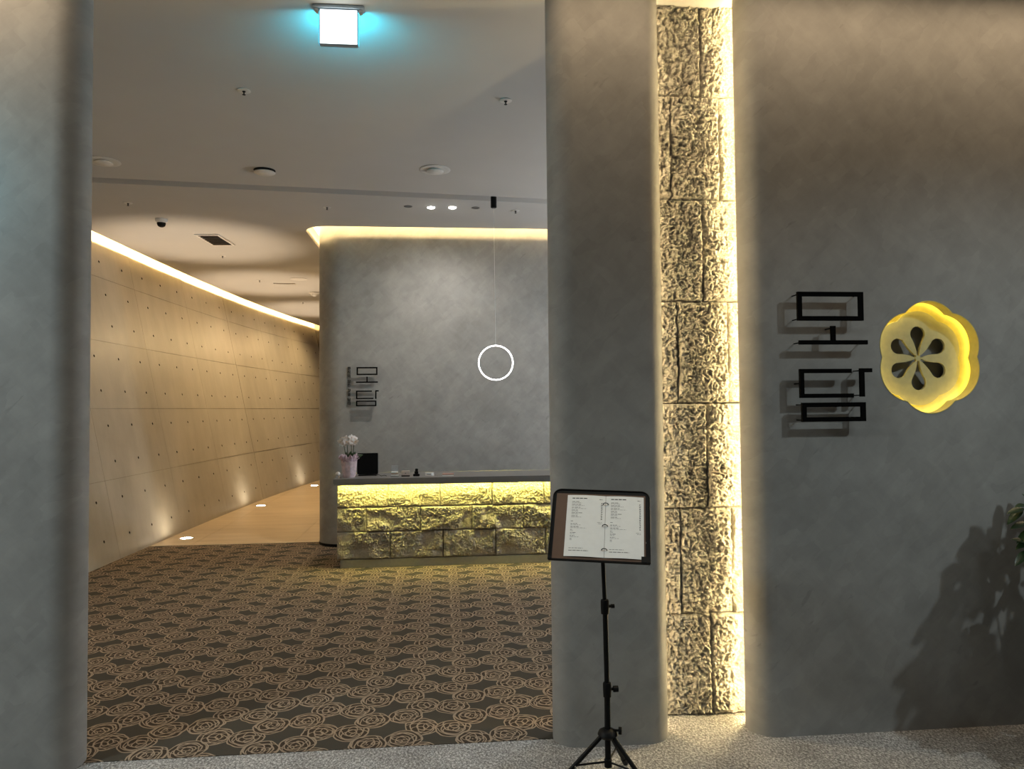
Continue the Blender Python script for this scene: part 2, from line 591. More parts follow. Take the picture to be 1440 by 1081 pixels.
# ------------------------------------------------------------------ floors
mb = MB()
CE = 3.60
mb.prism([(-7.5, -3.0), (XR, -3.0), (XR, 3.9), (0.9, 3.9), (0.9, CE), (-7.5, CE)], -0.06, 0.0)
f1 = mb.build('floor', GREYC)
tag(f1, 'grey flecked carpet of the hall in front of the entrance', 'floor', kind='structure')
mb = MB()
CB = 9.20
yv = [CE + 0.4 * i for i in range(15)] 
pts = [(0.9, CE), (0.9, 3.9), (XR, 3.9), (XR, CB)] + [(foot(y) - 0.05, y) for y in [CB] + [8.8, 8.2, 7.6, 7.0, 6.4, 5.8, 5.2, 4.6, 4.0]] + [(-4.2, CE)]
mb.prism(pts, -0.06, 0.003)
tag(mb.build('floor', ROSE), 'brown carpet with rows of outlined roses inside the lobby', 'floor', kind='structure')
mb = MB()
mb.box(-4.2, CB, -0.06, -1.0, 22.0, -0.004)
fl3 = mb.build('floor', DARKJ)
tag(fl3, 'pale grained tile floor of the corridor along the concrete wall', 'floor', kind='structure')
TX = [-4.2, -3.0, -1.8, -1.0]
for j in range(11):
    y0, y1 = CB + 0.02 + j * 1.2, CB + 0.02 + (j + 1) * 1.2 - 0.003
    for i in range(3):
        MB().box(TX[i], y0, -0.03, TX[i + 1] - 0.003, y1, 0.004).build('tile', TILE, fl3)
mb = MB()
mb.bbox(-3.52, CB - 0.005, -0.02, -1.40, CB + 0.02, 0.008, 0.002)
tag(mb.build('trim_2', plain('pale_edging', (0.62, 0.52, 0.38), 0.4)), 'pale edging strip where the rose carpet meets the corridor tiles', 'trim', kind='structure')

# ------------------------------------------------------------------ concrete wall, panel by panel
mb = MB()
yy = [4.0 + 0.5 * i for i in range(36)]
for y in yy:
    for z in (-0.05, 4.02):
        mb.v.append(cwall(y, z, -0.02))
    for z in (4.02, -0.05):
        mb.v.append(cwall(y, z, -0.16))
for i in range(len(yy) - 1):
    for k in range(4):
        a, b = i * 4 + k, i * 4 + (k + 1) % 4
        mb.face((a, a + 4, b + 4, b))
wl = mb.build('wall_left', DARKJ)
tag(wl, 'leaning fair-faced concrete wall with rows of tie holes along the corridor', 'wall', kind='structure')
YJ = [13.75 + 1.757 * k for k in range(-5, 4)]
ZJ = [0.0, 0.85, 1.64, 2.43, 3.225, 4.02]
ROWS = [(0.235, 0.645), (1.045, 1.445), (1.845, 2.24), (2.64, 3.025), (3.43,)]
SMID = 0.016


def panel(y0, y1, z0, z1, rows, g0, g1):
    hy = [y1 - 0.27 - 0.5857 * k for k in (2, 1, 0)]
    hz = [z for z in rows if z0 < z < z1]
    a = 0.026
    Yl = [y0 + g0]
    for h in hy:
        Yl += [h - a, h + a]
    Yl.append(y1 - g1)
    Zl = [z0 + 0.0012]
    for h in hz:
        Zl += [h - a, h + a]
    Zl.append(z1 - 0.0012)
    mb = MB()
    idx = {}

    def P(y, z, d=0.0):
        k = (round(y, 4), round(z, 4), round(d, 4))
        if k not in idx:
            idx[k] = len(mb.v)
            mb.v.append(cwall(y, z, d))
        return idx[k]
    for i in range(len(Yl) - 1):
        for j in range(len(Zl) - 1):
            ya, yb, za, zb = Yl[i], Yl[i + 1], Zl[j], Zl[j + 1]
            if i % 2 == 1 and j % 2 == 1:
                cy, cz, r = (ya + yb) / 2, (za + zb) / 2, SMID
                ring, deep = [], []
                outer = [(yb, cz), (yb, zb), (cy, zb), (ya, zb), (ya, cz), (ya, za), (cy, za), (yb, za)]
                for k in range(8):
                    t = k * PI / 4
                    ring.append(P(cy + r * math.cos(t), cz + r * math.sin(t)))
                    deep.append(P(cy + 0.7 * r * math.cos(t), cz + 0.7 * r * math.sin(t), -0.016))
                # outer corner cells: square corners joined to the octagon rim
                out = [P(y, z) for y, z in outer]
                for k in range(8):
                    l = (k + 1) % 8
                    mb.face((out[k], out[l], ring[l], ring[k]))
                    mb.face((ring[k], ring[l], deep[l], deep[k]), 1)
                mb.face(deep, 1)
            else:
                q = [(ya, za), (yb, za), (yb, zb), (ya, zb)]
                pts = []
                for k in range(4):
                    p, n = q[k], q[(k + 1) % 4]
                    pts.append(P(*p))
                    # keep the mid-edge vertices shared with the hole cells
                    hole_nb = (k == 0 and i % 2 == 1 and j > 0 and (j - 1) % 2 == 1) or (k == 2 and i % 2 == 1 and j + 1 < len(Zl) - 1 and (j + 1) % 2 == 1) or \
                              (k == 1 and j % 2 == 1 and i + 1 < len(Yl) - 1 and (i + 1) % 2 == 1) or (k == 3 and j % 2 == 1 and i > 0 and (i - 1) % 2 == 1)
                    if hole_nb:
                        pts.append(P((p[0] + n[0]) / 2, (p[1] + n[1]) / 2))
                mb.face(pts)
    # edges returning to the backing
    for (A, B) in (((Yl[0], Zl[0]), (Yl[-1], Zl[0])), ((Yl[-1], Zl[0]), (Yl[-1], Zl[-1])), ((Yl[-1], Zl[-1]), (Yl[0], Zl[-1])), ((Yl[0], Zl[-1]), (Yl[0], Zl[0]))):
        mb.face((P(*A), P(A[0], A[1], -0.025), P(B[0], B[1], -0.025), P(*B)))
    mb.build('concrete_panel', [CONCRETE, HOLE], wl)


for i in range(len(YJ) - 1):
    dark0 = 0.006 if abs(YJ[i] - 13.75) < 0.1 else 0.0018
    dark1 = 0.006 if abs(YJ[i + 1] - 13.75) < 0.1 else 0.0018
    for j in range(5):
        panel(YJ[i], YJ[i + 1], ZJ[j], ZJ[j + 1], ROWS[j], dark0, dark1)
mb = MB()
led = [(lip(y) + 0.075, y, H + 0.125) for y in ys]
mb.tube(led, 0.007, 6)
tag(mb.build('trim_3', LED_COVE), 'warm light line in the ceiling slot over the concrete wall', 'trim', kind='structure')

# ------------------------------------------------------------------ entrance walls (rounded slabs)
T0, T1 = 3.49, 3.72


def slab(x0, x1, rl=True, rr=True):
    r = (T1 - T0) / 2
    cy = (T0 + T1) / 2
    pts = []
    pts += arc(x1 - r, cy, r, -90, 90, 20) if rr else [(x1, T0), (x1, T1)]
    pts += arc(x0 + r, cy, r, 90, 270, 20) if rl else [(x0, T1), (x0, T0)]
    return MB().prism(pts, 0.0, 4.0)


tag(slab(-7.5, -1.64, False, True).build('wall_front', PLASTER, smooth=40), 'grey plastered wall with a rounded end left of the opening', 'wall', kind='structure')
tag(slab(0.525, 1.09).build('pillar', PLASTER, smooth=40), 'grey plastered pillar with rounded edges behind the menu stand', 'pillar', kind='structure')


def flower(R, n=96, d=0.42, sq=0.985):
    """outline of six round petals, one petal up; returns (x,z)"""
    out = []
    for i in range(n):
        a = 2 * PI * i / n
        th = (a - PI / 2 + PI / 6) % (PI / 3) - PI / 6
        r = R * (d * math.cos(th) + math.sqrt((1 - d) ** 2 - (d * math.sin(th)) ** 2))
        out.append((r * sq * math.cos(a), r * math.sin(a)))
    return out


LX, LZ, LR = 2.437, 1.838, 0.285
r_ = (T1 - T0) / 2
pts = [(XR, T0), (XR, T1)] + arc(1.50 + r_, (T0 + T1) / 2, r_, 90, 270, 20)
mb = MB().prism(pts, 0.0, 4.0)
# the flat front is rebuilt with the flower-shaped recess cut out of it
k_ = mb.f.index((len(pts) - 1, 0, len(pts), 2 * len(pts) - 1))
del mb.f[k_], mb.m[k_]
fo_ = [(1.50 + r_, 0.0), (XR, 0.0), (XR, 4.0), (1.50 + r_, 4.0)]
fi_ = [(LX + x, LZ + z) for x, z in flower(LR)]
b_ = len(mb.v)
mb.v += [(x, T0, z) for x, z in fo_ + fi_]
for q in tessellate_polygon([[Vector((x, z, 0)) for x, z in fo_], [Vector((x, z, 0)) for x, z in fi_[::-1]]]):
    q = [i if i < 4 else 4 + (95 - (i - 4)) for i in q]
    A, B_, C_ = [(fo_ + fi_)[i] for i in q]
    if (B_[0] - A[0]) * (C_[1] - A[1]) - (B_[1] - A[1]) * (C_[0] - A[0]) < 0:
        q = q[::-1]
    mb.face([b_ + i for i in q])
tag(mb.build('wall_right', PLASTER, smooth=40), 'grey plastered wall carrying black sign letters and flower lamp', 'wall', kind='structure')

# ------------------------------------------------------------------ rock-faced stones


def rock_face(w, h, step, amp, seed, edge=0.03, flat=0.0):
    """height field over w x h with dressed edges"""
    nx, nz = max(6, int(w / step)), max(6, int(h / step))
    off = Vector((seed * 7.31, seed * 3.17, seed * 1.93))
    g = np.zeros((nx + 1, nz + 1))
    for i in range(nx + 1):
        for k in range(nz + 1):
            x, z = w * i / nx, h * k / nz
            p = Vector((x, 0, z))
            big = noise.noise(p * 5.5 + off)
            mid = noise.fractal(p * 21.0 + off, 0.8, 2.1, 3)
            q = p + Vector((0.010 * noise.noise(p * 26 + off), 0, 0.010 * noise.noise(p * 26 - off)))
            rid = 1 - abs(noise.noise(q * 42.0 + off * 2)) * 2.6
            fin = noise.fractal(p * 95.0 + off, 0.6, 2.1, 2)
            v = 0.48 * big + 0.26 * mid + 0.24 * rid + 0.26 * fin
            if flat:
                cell = noise.noise(p * 5.2 + off * 3)
                if cell > 0.05:
                    t = min(1.0, (cell - 0.05) / 0.30)
                    v = v * (1 - 0.75 * t) - 0.35 * t * flat
            e = min(x, w - x, z, h - z) + 0.006 * noise.noise(p * 40.0 + off)
            t = max(0.0, min(1.0, e / edge))
            g[i, k] = amp * (v * (0.15 + 0.85 * t) + 0.45 * t ** 0.5)
    return g, nx, nz


def stone(w, h, depth, step, amp, seed, flat=0.0, edge=0.03):
    """block with its rough face towards -y; origin at its lower left back"""
    g, nx, nz = rock_face(w, h, step, amp, seed, edge, flat)
    mb = MB()
    for i in range(nx + 1):
        for k in range(nz + 1):
            mb.v.append((w * i / nx, -depth - g[i, k], h * k / nz))
    s = nz + 1
    for i in range(nx):
        for k in range(nz):
            a = i * s + k
            mb.face((a, a + s, a + s + 1, a + 1))
    # sides and back
    rim = [i * s for i in range(nx + 1)] + [nx * s + k for k in range(1, nz + 1)] + [i * s + nz for i in range(nx - 1, -1, -1)] + [k for k in range(nz - 1, 0, -1)]
    b = len(mb.v)
    for r in rim:
        x, y, z = mb.v[r]
        mb.v.append((x, 0.0, z))
    L = len(rim)
    for i in range(L):
        j = (i + 1) % L
        mb.face((rim[i], b + i, b + j, rim[j]))
    mb.face([b + i for i in range(L)])
    return mb


nw = MB().box(0.95, 3.865, 0.0, 1.80, 3.98, 4.0).build('wall_niche', DARKJ)
tag(nw, 'column of rough split stone blocks glowing between pillar and sign wall', 'wall', kind='structure')
ZC = [0.0, 0.520, 1.070, 1.618, 2.156, 2.699, 3.255, 3.83]
sd = 1
for c in range(7):
    xs = [1.02, 1.392 + (0.0, 0, -0.005, 0, -0.01, 0, -0.006)[c], 1.68] if c % 2 == 0 else [1.02, 1.237 - 0.02 * (c == 5), 1.514 - 0.03 * (c == 5), 1.68]
    for i in range(len(xs) - 1):
        w, h = xs[i + 1] - xs[i] - 0.004, ZC[c + 1] - ZC[c] - 0.004
        stone(w, h, 0.060, 0.0040, 0.046, sd, 0.0, 0.010).build('stone', STONE, nw, smooth=60, loc=(xs[i] + 0.002, 3.865, ZC[c] + 0.002))
        sd += 1
tag(MB().box(1.547, 3.704, 0.02, 1.556, 3.713, 3.99).build('trim_4', LED_NICHE_R), 'upright light strip hidden behind the sign wall edge', 'trim', kind='structure')
tag(MB().box(1.042, 3.708, 0.02, 1.052, 3.718, 3.99).build('trim_5', LED_NICHE_L), 'upright light strip hidden behind the pillar edge', 'trim', kind='structure')

# ------------------------------------------------------------------ reception wall block
BX, BY, BR = -1.475, 8.83, 0.30
pts = [(XR, BY), (XR, 9.3), (-1.0, 13.2), (-1.3, 13.2), (BX, BY + BR)] + arc(BX + BR, BY + BR, BR, 180, 270, 14)[1:]
tag(MB().prism(pts, 0.03, 4.02).build('wall_back', PLASTER, smooth=35), 'grey trowelled plaster wall with rounded corner behind the reception counter', 'wall', kind='structure')
pts = [(XR, BY - 0.006), (XR, 9.2), (-1.1, 9.8), (BX - 0.006, BY + BR)] + arc(BX + BR, BY + BR, BR + 0.006, 180, 270, 14)[1:]
tag(MB().prism(pts, 0.0, 0.035).build('baseboard_back', BLACK), 'low black skirting round the foot of the reception wall', 'baseboard', kind='structure')
mb = MB()
pl = [(XR, RY - 0.07, H + 0.12), (RX + RR, RY - 0.07, H + 0.12)] + [(x, y, H + 0.12) for x, y in arc(RX + RR, RY + RR, RR + 0.07, 270, 180, 10)[1:]] + [(RX - 0.07, 20.0, H + 0.12)]
mb.tube(pl, 0.007, 6)
tag(mb.build('trim_6', LED_RECEP), 'warm light line in the ceiling slot round the reception wall', 'trim', kind='structure')

# ------------------------------------------------------------------ reception counter
ct = thing('reception_counter', (0.0, 7.6, 0.0), 'long reception counter clad in rough stone glowing yellow under its grey top', 'counter')
CX0, CX1 = -1.07, 1.90
FY = 0.072   # stone bed (local y); rough faces stand about 4 cm proud of it
MB().box(CX0 + 0.03, FY + 0.02, 0.08, CX1, FY + 0.50, 0.845).build('body', DARKJ, ct)
MB().bbox(CX0 + 0.035, 0.045, 0.004, CX1, FY + 0.46, 0.085, 0.003).build('plinth', PLINTH, ct)
ZS = [0.088, 0.362, 0.607, 0.848]
JX = [[-1.07, -0.532, 0.001, 0.538, 1.058, 1.60, 1.90], [-1.07, -0.777, -0.229, 0.298, 0.828, 1.36, 1.90], [-1.07, -0.557, -0.028, 0.506, 1.045, 1.58, 1.90]]
for r in range(3):
    for i in range(6):
        w, h = JX[r][i + 1] - JX[r][i] - 0.004, ZS[r + 1] - ZS[r] - 0.004
        stone(w, h, 0.036, 0.0060, 0.048 if r < 2 else 0.036, 100 + sd, 0.8 if r < 2 else 0.0, 0.012).build('stone', STONE2, ct, smooth=60, loc=(JX[r][i] + 0.002, FY + 0.03, ZS[r] + 0.002))
        sd += 1
mb = MB()
mb.bbox(CX0 - 0.02, -0.055, 0.860, CX1, 0.60, 0.910, 0.004)
MBTOP = mb.build('countertop', TOP, ct)
MB().box(CX0 - 0.012, -0.0545, 0.845, CX1, -0.049, 0.861).build('light_rail', TOP, ct)
MB().bbox(CX1, -0.055, 0.004, CX1 + 0.03, 0.60, 0.910, 0.003).build('light_stop_panel', TOP, ct)  # unseen end, added to keep the strip's light off the back wall
MB().box(CX0 + 0.01, -0.046, 0.852, CX1 - 0.01, -0.036, 0.859).build('light_strip', LED_DESK, ct)


# ------------------------------------------------------------------ sign letters
def bars(parent, rects, pins, y0, y1, ywall, mat, label=None):
    """one letter of square bars (x0,z0,x1,z1) with pins back to the wall"""
    mb = MB()
    for (x0, z0, x1, z1) in rects:
        mb.box(x0, y0, z0, x1, y1, z1)
    o = mb.build('letter', mat, parent)
    for (px, pz) in pins:
        MB().tube([(px, y1 - 0.002, pz), (px, ywall, pz)], 0.0028, 6).build('mounting_pin', BLACKM, o)
    return o


def frame(x0, z0, x1, z1, t):
    return [(x0, z1 - t, x1, z1), (x0, z0, x1, z0 + t), (x0, z0 + t, x0 + t, z1 - t), (x1 - t, z0 + t, x1, z1 - t)]


sg = thing('wall_sign', (0, 0, 0), 'large black bar-letter Korean sign standing off the right wall beside flower lamp', 'sign')
t = 0.0215
ya, yb, yw = 3.418, 3.434, 3.495
bars(sg, frame(1.716, 2.012, 2.050, 2.152, t), [(1.722, 2.140), (1.722, 2.02), (2.04, 2.14)], ya, yb, yw, BLACKM)
bars(sg, [(1.722, 1.896, 2.068, 1.916), (1.884, 1.916, 1.905, 1.986)], [(1.727, 1.905), (2.06, 1.905), (1.89, 1.975)], ya, yb, yw, BLACKM)
bars(sg, [(1.720, 1.757, 1.982, 1.777), (1.720, 1.637, 1.990, 1.657), (1.720, 1.657, 1.7405, 1.757)], [(1.725, 1.707), (1.97, 1.648)], ya, yb, yw, BLACKM)
bars(sg, [(2.026, 1.641, 2.047, 1.779), (2.047, 1.760, 2.087, 1.779)], [(2.03, 1.768), (2.032, 1.648)], ya, yb, yw, BLACKM)
bars(sg, frame(1.728, 1.522, 2.050, 1.614, t), [(1.733, 1.604), (2.04, 1.604), (1.733, 1.53)], ya, yb, yw, BLACKM)

sg2 = thing('wall_sign', (0, 0, 0), 'small black bar-letter Korean sign on the reception wall above the orchid', 'sign')
t = 0.016
ya, yb, yw = BY - 0.085, BY - 0.07, BY + 0.005
bars(sg2, frame(-0.993, 2.004, -0.752, 2.098, t), [(-0.985, 2.09), (-0.76, 2.09)], ya, yb, yw, BLACKM)
bars(sg2, [(-1.0, 1.914, -0.748, 1.929), (-0.880, 1.929, -0.866, 1.985)], [(-0.99, 1.92), (-0.76, 1.92)], ya, yb, yw, BLACKM)
bars(sg2, [(-1.0, 1.808, -0.818, 1.823), (-1.0, 1.724, -0.80, 1.739), (-1.0, 1.739, -0.985, 1.808)], [(-0.99, 1.815), (-0.99, 1.73)], ya, yb, yw, BLACKM)
bars(sg2, [(-0.780, 1.724, -0.765, 1.826), (-0.765, 1.811, -0.738, 1.826)], [(-0.772, 1.815), (-0.772, 1.73)], ya, yb, yw, BLACKM)
bars(sg2, frame(-1.0, 1.640, -0.766, 1.706, t * 0.9), [(-0.99, 1.70), (-0.775, 1.70)], ya, yb, yw, BLACKM)


def text_mesh(body, size, depth):
    cu = bpy.data.curves.new('text', 'FONT')
    cu.body = body
    cu.size = size
    cu.extrude = depth
    cu.offset = size * 0.010
    cu.align_x = 'CENTER'
    cu.align_y = 'CENTER'
    cu.resolution_u = 3
    o = bpy.data.objects.new('text', cu)
    COL.objects.link(o)
    dg = bpy.context.evaluated_depsgraph_get()
    me = bpy.data.meshes.new_from_object(o.evaluated_get(dg))
    bpy.data.objects.remove(o)
    return me


sg3 = thing('wall_text', (-1.087, BY - 0.012, 1.866), 'narrow vertical line of small black Korean characters on the reception wall', 'sign')
chars = '한식의 모든 것을 담다'
step = 0.0445
zc = 2.083
for ch in chars:
    if ch == ' ':
        zc -= step * 0.42
        continue
    me = text_mesh(ch, 0.043, 0.005)
    me.materials.clear()
    me.materials.append(BLACKM)
    o = bpy.data.objects.new('letter', me)
    COL.objects.link(o)
    o.parent = sg3
    o.rotation_euler = (PI / 2, 0, 0)
    o.location = (0, 0, zc - 1.866)
    zc -= step

# ------------------------------------------------------------------ flower lamp

fl = thing('flower_lamp', (LX, T0, LZ), 'round yellow glowing six-petal lamp recessed in the right wall with pierced seed pattern', 'lamp')
SHELL_OUT = plain('lamp_shell_yellow', (0.55, 0.47, 0.17), 0.5)
SHELL_IN = plain('lamp_ring_yellow', (0.80, 0.68, 0.20), 0.5)
PLATE = plain('lamp_plate_yellow', (0.56, 0.50, 0.27), 0.55)


def ring_wall(o1, y1, o2, y2, mb, mat=0, flip=False):
    n, b = len(o1), len(mb.v)
    mb.v += [(x, y1, z) for x, z in o1] + [(x, y2, z) for x, z in o2]
    for i in range(n):
        j = (i + 1) % n
        q = (b + i, b + j, b + n + j, b + n + i)
        mb.face(q[::-1] if flip else q, mat)


mb = MB()
ring_wall(flower(LR), -0.001, flower(LR - 0.004), -0.001, mb, flip=True)
ring_wall(flower(LR - 0.004), -0.001, flower(LR - 0.004), 0.062, mb, flip=True)
ring_wall(flower(LR - 0.004), 0.062, flower(LR + 0.014), 0.062, mb, flip=True)
ring_wall(flower(LR + 0.014), 0.062, flower(LR + 0.014), 0.084, mb, flip=True)
mb.build('shell', SHELL_OUT, fl, smooth=50)
mb = MB()
ring_wall(flower(LR + 0.014), 0.084, flower(0.241), 0.102, mb, flip=True)
mb.build('inner_ring', SHELL_IN, fl, smooth=30)
mb = MB()
ring_wall(flower(LR + 0.012), 0.066, flower(LR + 0.012), 0.074, mb, flip=True)
mb.build('light_strip', LED_FLOWER, fl, smooth=50)
mb = MB()
mb.v = [(x, 0.150, z) for x, z in flower(0.27)]
mb.face(range(96))
mb.build('back_panel', PLASTER, fl)


def teardrop(a, n=22):
    """seed-shaped hole pointing at the centre, along angle a"""
    pts = []
    rc, rb, r_in = 0.124, 0.040, 0.014
    for k in range(n + 1):
        th = -112 + 224 * k / n
        pts.append((rc + rb * math.cos(math.radians(th)), rb * math.sin(math.radians(th))))
    # flowing sides to the narrow inner end
    s1 = []
    x0, y0 = pts[-1]
    for k in range(1, 9):
        t = k / 8
        x = x0 + (r_in - x0) * t
        y = 0.0060 + (y0 - 0.0060) * (1 - t) ** 1.7
        s1.append((x, y))
    pts = pts + s1 + [(x, -y) for x, y in s1[::-1]]
    c, s = math.cos(a), math.sin(a)
    return [(x * c - y * s, x * s + y * c) for x, y in pts]


outer = flower(0.243)
holes = [teardrop(math.radians(90 + 60 * k)) for k in range(6)]
loops = [[Vector((x, z, 0)) for x, z in outer]] + [[Vector((x, z, 0)) for x, z in h[::-1]] for h in holes]
tri = tessellate_polygon(loops)
flat = [p for l in loops for p in l]
mb = MB()
mb.v = [(p.x, 0.092, p.y) for p in flat]
nF = len(flat)
mb.v += [(p.x, 0.108, p.y) for p in flat]
for a, b, c in tri:
    A, B, Cc = flat[a], flat[b], flat[c]
    if (B.x - A.x) * (Cc.y - A.y) - (B.y - A.y) * (Cc.x - A.x) < 0:
        b, c = c, b
    mb.face((a, b, c))
    mb.face((nF + c, nF + b, nF + a))
k0 = 0
for l in loops:
    L = len(l)
    for i in range(L):
        j = (i + 1) % L
        mb.face((k0 + i, nF + k0 + i, nF + k0 + j, k0 + j))
    k0 += L
mb.build('pierced_plate', PLATE, fl, smooth=40)

# ------------------------------------------------------------------ ceiling fittings


def disc_fit(name, x, y, label, cat, parts, group=None):
    o = thing(name, (x, y, H), label, cat, group)
    for pn, prof, mat, plab in parts:
        p = MB().lathe(prof, 28).build(pn, mat, o, smooth=40)
        if plab:
            p['label'] = plab
    return o


def sprinkler(x, y, label):
    return disc_fit('sprinkler', x, y, label, 'sprinkler', [
        ('flange', [(0.012, 0.0), (0.042, -0.001), (0.044, -0.004), (0.030, -0.008), (0.013, -0.006)], WHITE, None),
        ('head', [(0.011, 0.0), (0.011, -0.010), (0.005, -0.014), (0.004, -0.026), (0.011, -0.028), (0.011, -0.030)], GAPM, 'dark sprinkler nozzle')], 'ceiling sprinklers')


sprinkler(-1.304, 5.012, 'small white ceiling sprinkler below and left of the exit sign')
sprinkler(0.451, 5.044, 'small white ceiling sprinkler near the top of the pillar')
sprinkler(-3.185, 7.83, 'small ceiling sprinkler left of the camera dome')
sprinkler(-1.194, 7.866, 'small ceiling sprinkler above the rounded corner of reception wall')
sprinkler(0.802, 7.886, 'small ceiling sprinkler just right of the pendant canister')
sprinkler(-2.997, 10.443, 'small ceiling sprinkler just beyond the square air vent')
sprinkler(-2.968, 12.393, 'small ceiling sprinkler far down the corridor left of the curved slot')
disc_fit('ceiling_speaker', -1.56, 6.687, 'plain white round ceiling cover standing proud of a dark gap', 'speaker', [
    ('recess', [(0.05, -0.0005), (0.094, -0.0005), (0.094, -0.0015)], GAPM, None),
    ('cover', [(0.02, -0.002), (0.03, -0.016), (0.090, -0.018), (0.093, -0.022), (0.088, -0.026), (0.0, -0.027)], WHITE, None)])


def diffuser(x, y, label):
    disc_fit('air_diffuser', x, y, label, 'diffuser', [
        ('outer_ring', [(0.110, -0.0005), (0.134, -0.001), (0.137, -0.004), (0.124, -0.008), (0.110, -0.006)], WHITE, None),
        ('slot', [(0.06, -0.0005), (0.1105, -0.001), (0.1105, -0.002)], GAPM, None),
        ('cone', [(0.03, -0.002), (0.070, -0.010), (0.076, -0.020), (0.070, -0.024), (0.0, -0.025)], WHITE, None)], 'round air diffusers')


diffuser(-0.05, 6.568, 'round ceiling diffuser with a dark ring slot nearest the downlights')
diffuser(-2.86, 6.53, 'round ceiling diffuser half hidden by the left wall edge')
for x, y, lab in ((-0.344, 7.787, 'unlit ring downlight left of the two lit lamps'), (0.367, 7.799, 'unlit ring downlight between lit lamps and pendant canister')):
    disc_fit('downlight', x, y, lab, 'downlight', [
        ('trim_ring', [(0.030, -0.0005), (0.043, -0.001), (0.044, -0.004), (0.036, -0.006), (0.030, -0.003)], plain('grey_ring', (0.16, 0.155, 0.15), 0.5), None),
        ('lens', [(0.0, -0.0008), (0.031, -0.0008), (0.031, -0.002), (0.0, -0.0025)], WHITE, None)], 'reception downlights')
for x, y, lab in ((-0.106, 7.80, 'left one of the two lit downlights over the counter'), (0.119, 7.787, 'right one of the two lit downlights over the counter')):
    disc_fit('downlight', x, y, lab, 'downlight', [
        ('trim_ring', [(0.038, -0.0005), (0.047, -0.001), (0.048, -0.004), (0.040, -0.006), (0.038, -0.002)], WHITE, None),
        ('lens', [(0.0, -0.0008), (0.039, -0.0008), (0.038, -0.012), (0.0, -0.022)], LED_SPOT, 'bright glowing lens')], 'reception downlights')
o = thing('security_camera', (-3.09, 8.472, H), 'white dome security camera with a black eye on the ceiling', 'camera')
MB().lathe([(0.05, 0.0), (0.064, -0.002), (0.066, -0.02), (0.058, -0.035), (0.046, -0.044)], 28).build('housing', WHITE, o, smooth=40)
MB().lathe([(0.046, -0.040), (0.046, -0.055), (0.038, -0.078), (0.02, -0.09), (0.0, -0.093)], 24).build('dome', BLACK, o, smooth=60)
o = thing('air_vent', (-2.80, 9.46, H), 'rectangular ceiling air vent with slats beside the security camera', 'vent', rz=math.radians(-4))
fx, fy = 0.145, 0.30
mb = MB()
for (x0, y0, x1, y1) in ((-fx, -fy, fx, -fy + 0.035), (-fx, fy - 0.035, fx, fy), (-fx, -fy + 0.035, -fx + 0.03, fy - 0.035), (fx - 0.03, -fy + 0.035, fx, fy - 0.035)):
    mb.bbox(x0, y0, -0.014, x1, y1, 0.0, 0.003)
mb.build('frame', WHITE, o)
MB().box(-fx + 0.01, -fy + 0.01, -0.003, fx - 0.01, fy - 0.01, -0.0005).build('backing', GAPM, o)
for k in range(8):
    y = -fy + 0.065 + k * 0.067
    mb = MB().box(-fx + 0.03, -0.024, -0.0015, fx - 0.03, 0.024, 0.0015)
    mb.xform(Matrix.Translation((0, y, -0.009)) @ Matrix.Rotation(math.radians(24), 4, 'X'))
    mb.build('slat', VENTM, o)
o = thing('slot_diffuser', (-2.589, 12.653, H), 'short dark curved slot in the corridor ceiling far back', 'diffuser')
ap = arc(0, -0.5, 0.52, 113, 76, 10)
mb = MB().prism([(x, y) for x, y in arc(0, -0.5, 0.56, 76, 113, 10)] + ap, -0.008, -0.0005)
mb.build('slot', VENTM, o)
mb = MB().prism([(x, y) for x, y in arc(0, -0.5, 0.585, 76, 113, 10)] + [(x, y) for x, y in arc(0, -0.5, 0.56, 113, 76, 10)], -0.012, -0.0005)
mb.build('rim', WHITE, o)
o = disc_fit('ceiling_speaker', -2.311, 12.233, 'flat white ring in the corridor ceiling right of the curved slot', 'speaker', [
    ('cover', [(0.06, -0.0005), (0.13, -0.001), (0.135, -0.006), (0.0, -0.010)], WHITE, None)])
disc_fit('smoke_detector', -2.298, 13.633, 'small white smoke detector hanging far down the corridor ceiling', 'detector', [
    ('base', [(0.05, 0.0), (0.09, -0.002), (0.092, -0.02), (0.075, -0.03)], WHITE, None),
    ('sensor', [(0.06, -0.03), (0.055, -0.055), (0.035, -0.06), (0.03, -0.075), (0.0, -0.077)], WHITE, None)])
sprinkler(-2.734, 14.905, 'tiny ceiling sprinkler farthest down the corridor')

# pendant ring
o = thing('pendant_lamp', (0.53, 7.40, H), 'slim white glowing ring pendant hanging from a black canister', 'pendant')
MB().lathe([(0.024, 0.02), (0.030, 0.0), (0.030, -0.105), (0.024, -0.108), (0.0, -0.108)], 24).build('canister', BLACK, o, smooth=40)
RZ = 2.059 - H
MB().tube([(0, 0, -0.10), (0.008, 0, RZ + 0.178)], 0.0016, 6).build('cord', plain('pale_cord', (0.75, 0.74, 0.72), 0.5), o)
mb = MB()
n = 64
for i in range(n):
    a = 2 * PI * i / n
    for dr, dy in ((-0.0055, -0.008), (0.0055, -0.008), (0.0055, 0.008), (-0.0055, 0.008)):
        mb.v.append((0.008 + (0.172 + dr) * math.cos(a), dy, RZ + (0.172 + dr) * math.sin(a)))
for i in range(n):
    j = (i + 1) % n
    for k in range(4):
        l = (k + 1) % 4
        mb.face((i * 4 + k, i * 4 + l, j * 4 + l, j * 4 + k))
mb.build('light_ring', LED_RING, o, smooth=30)

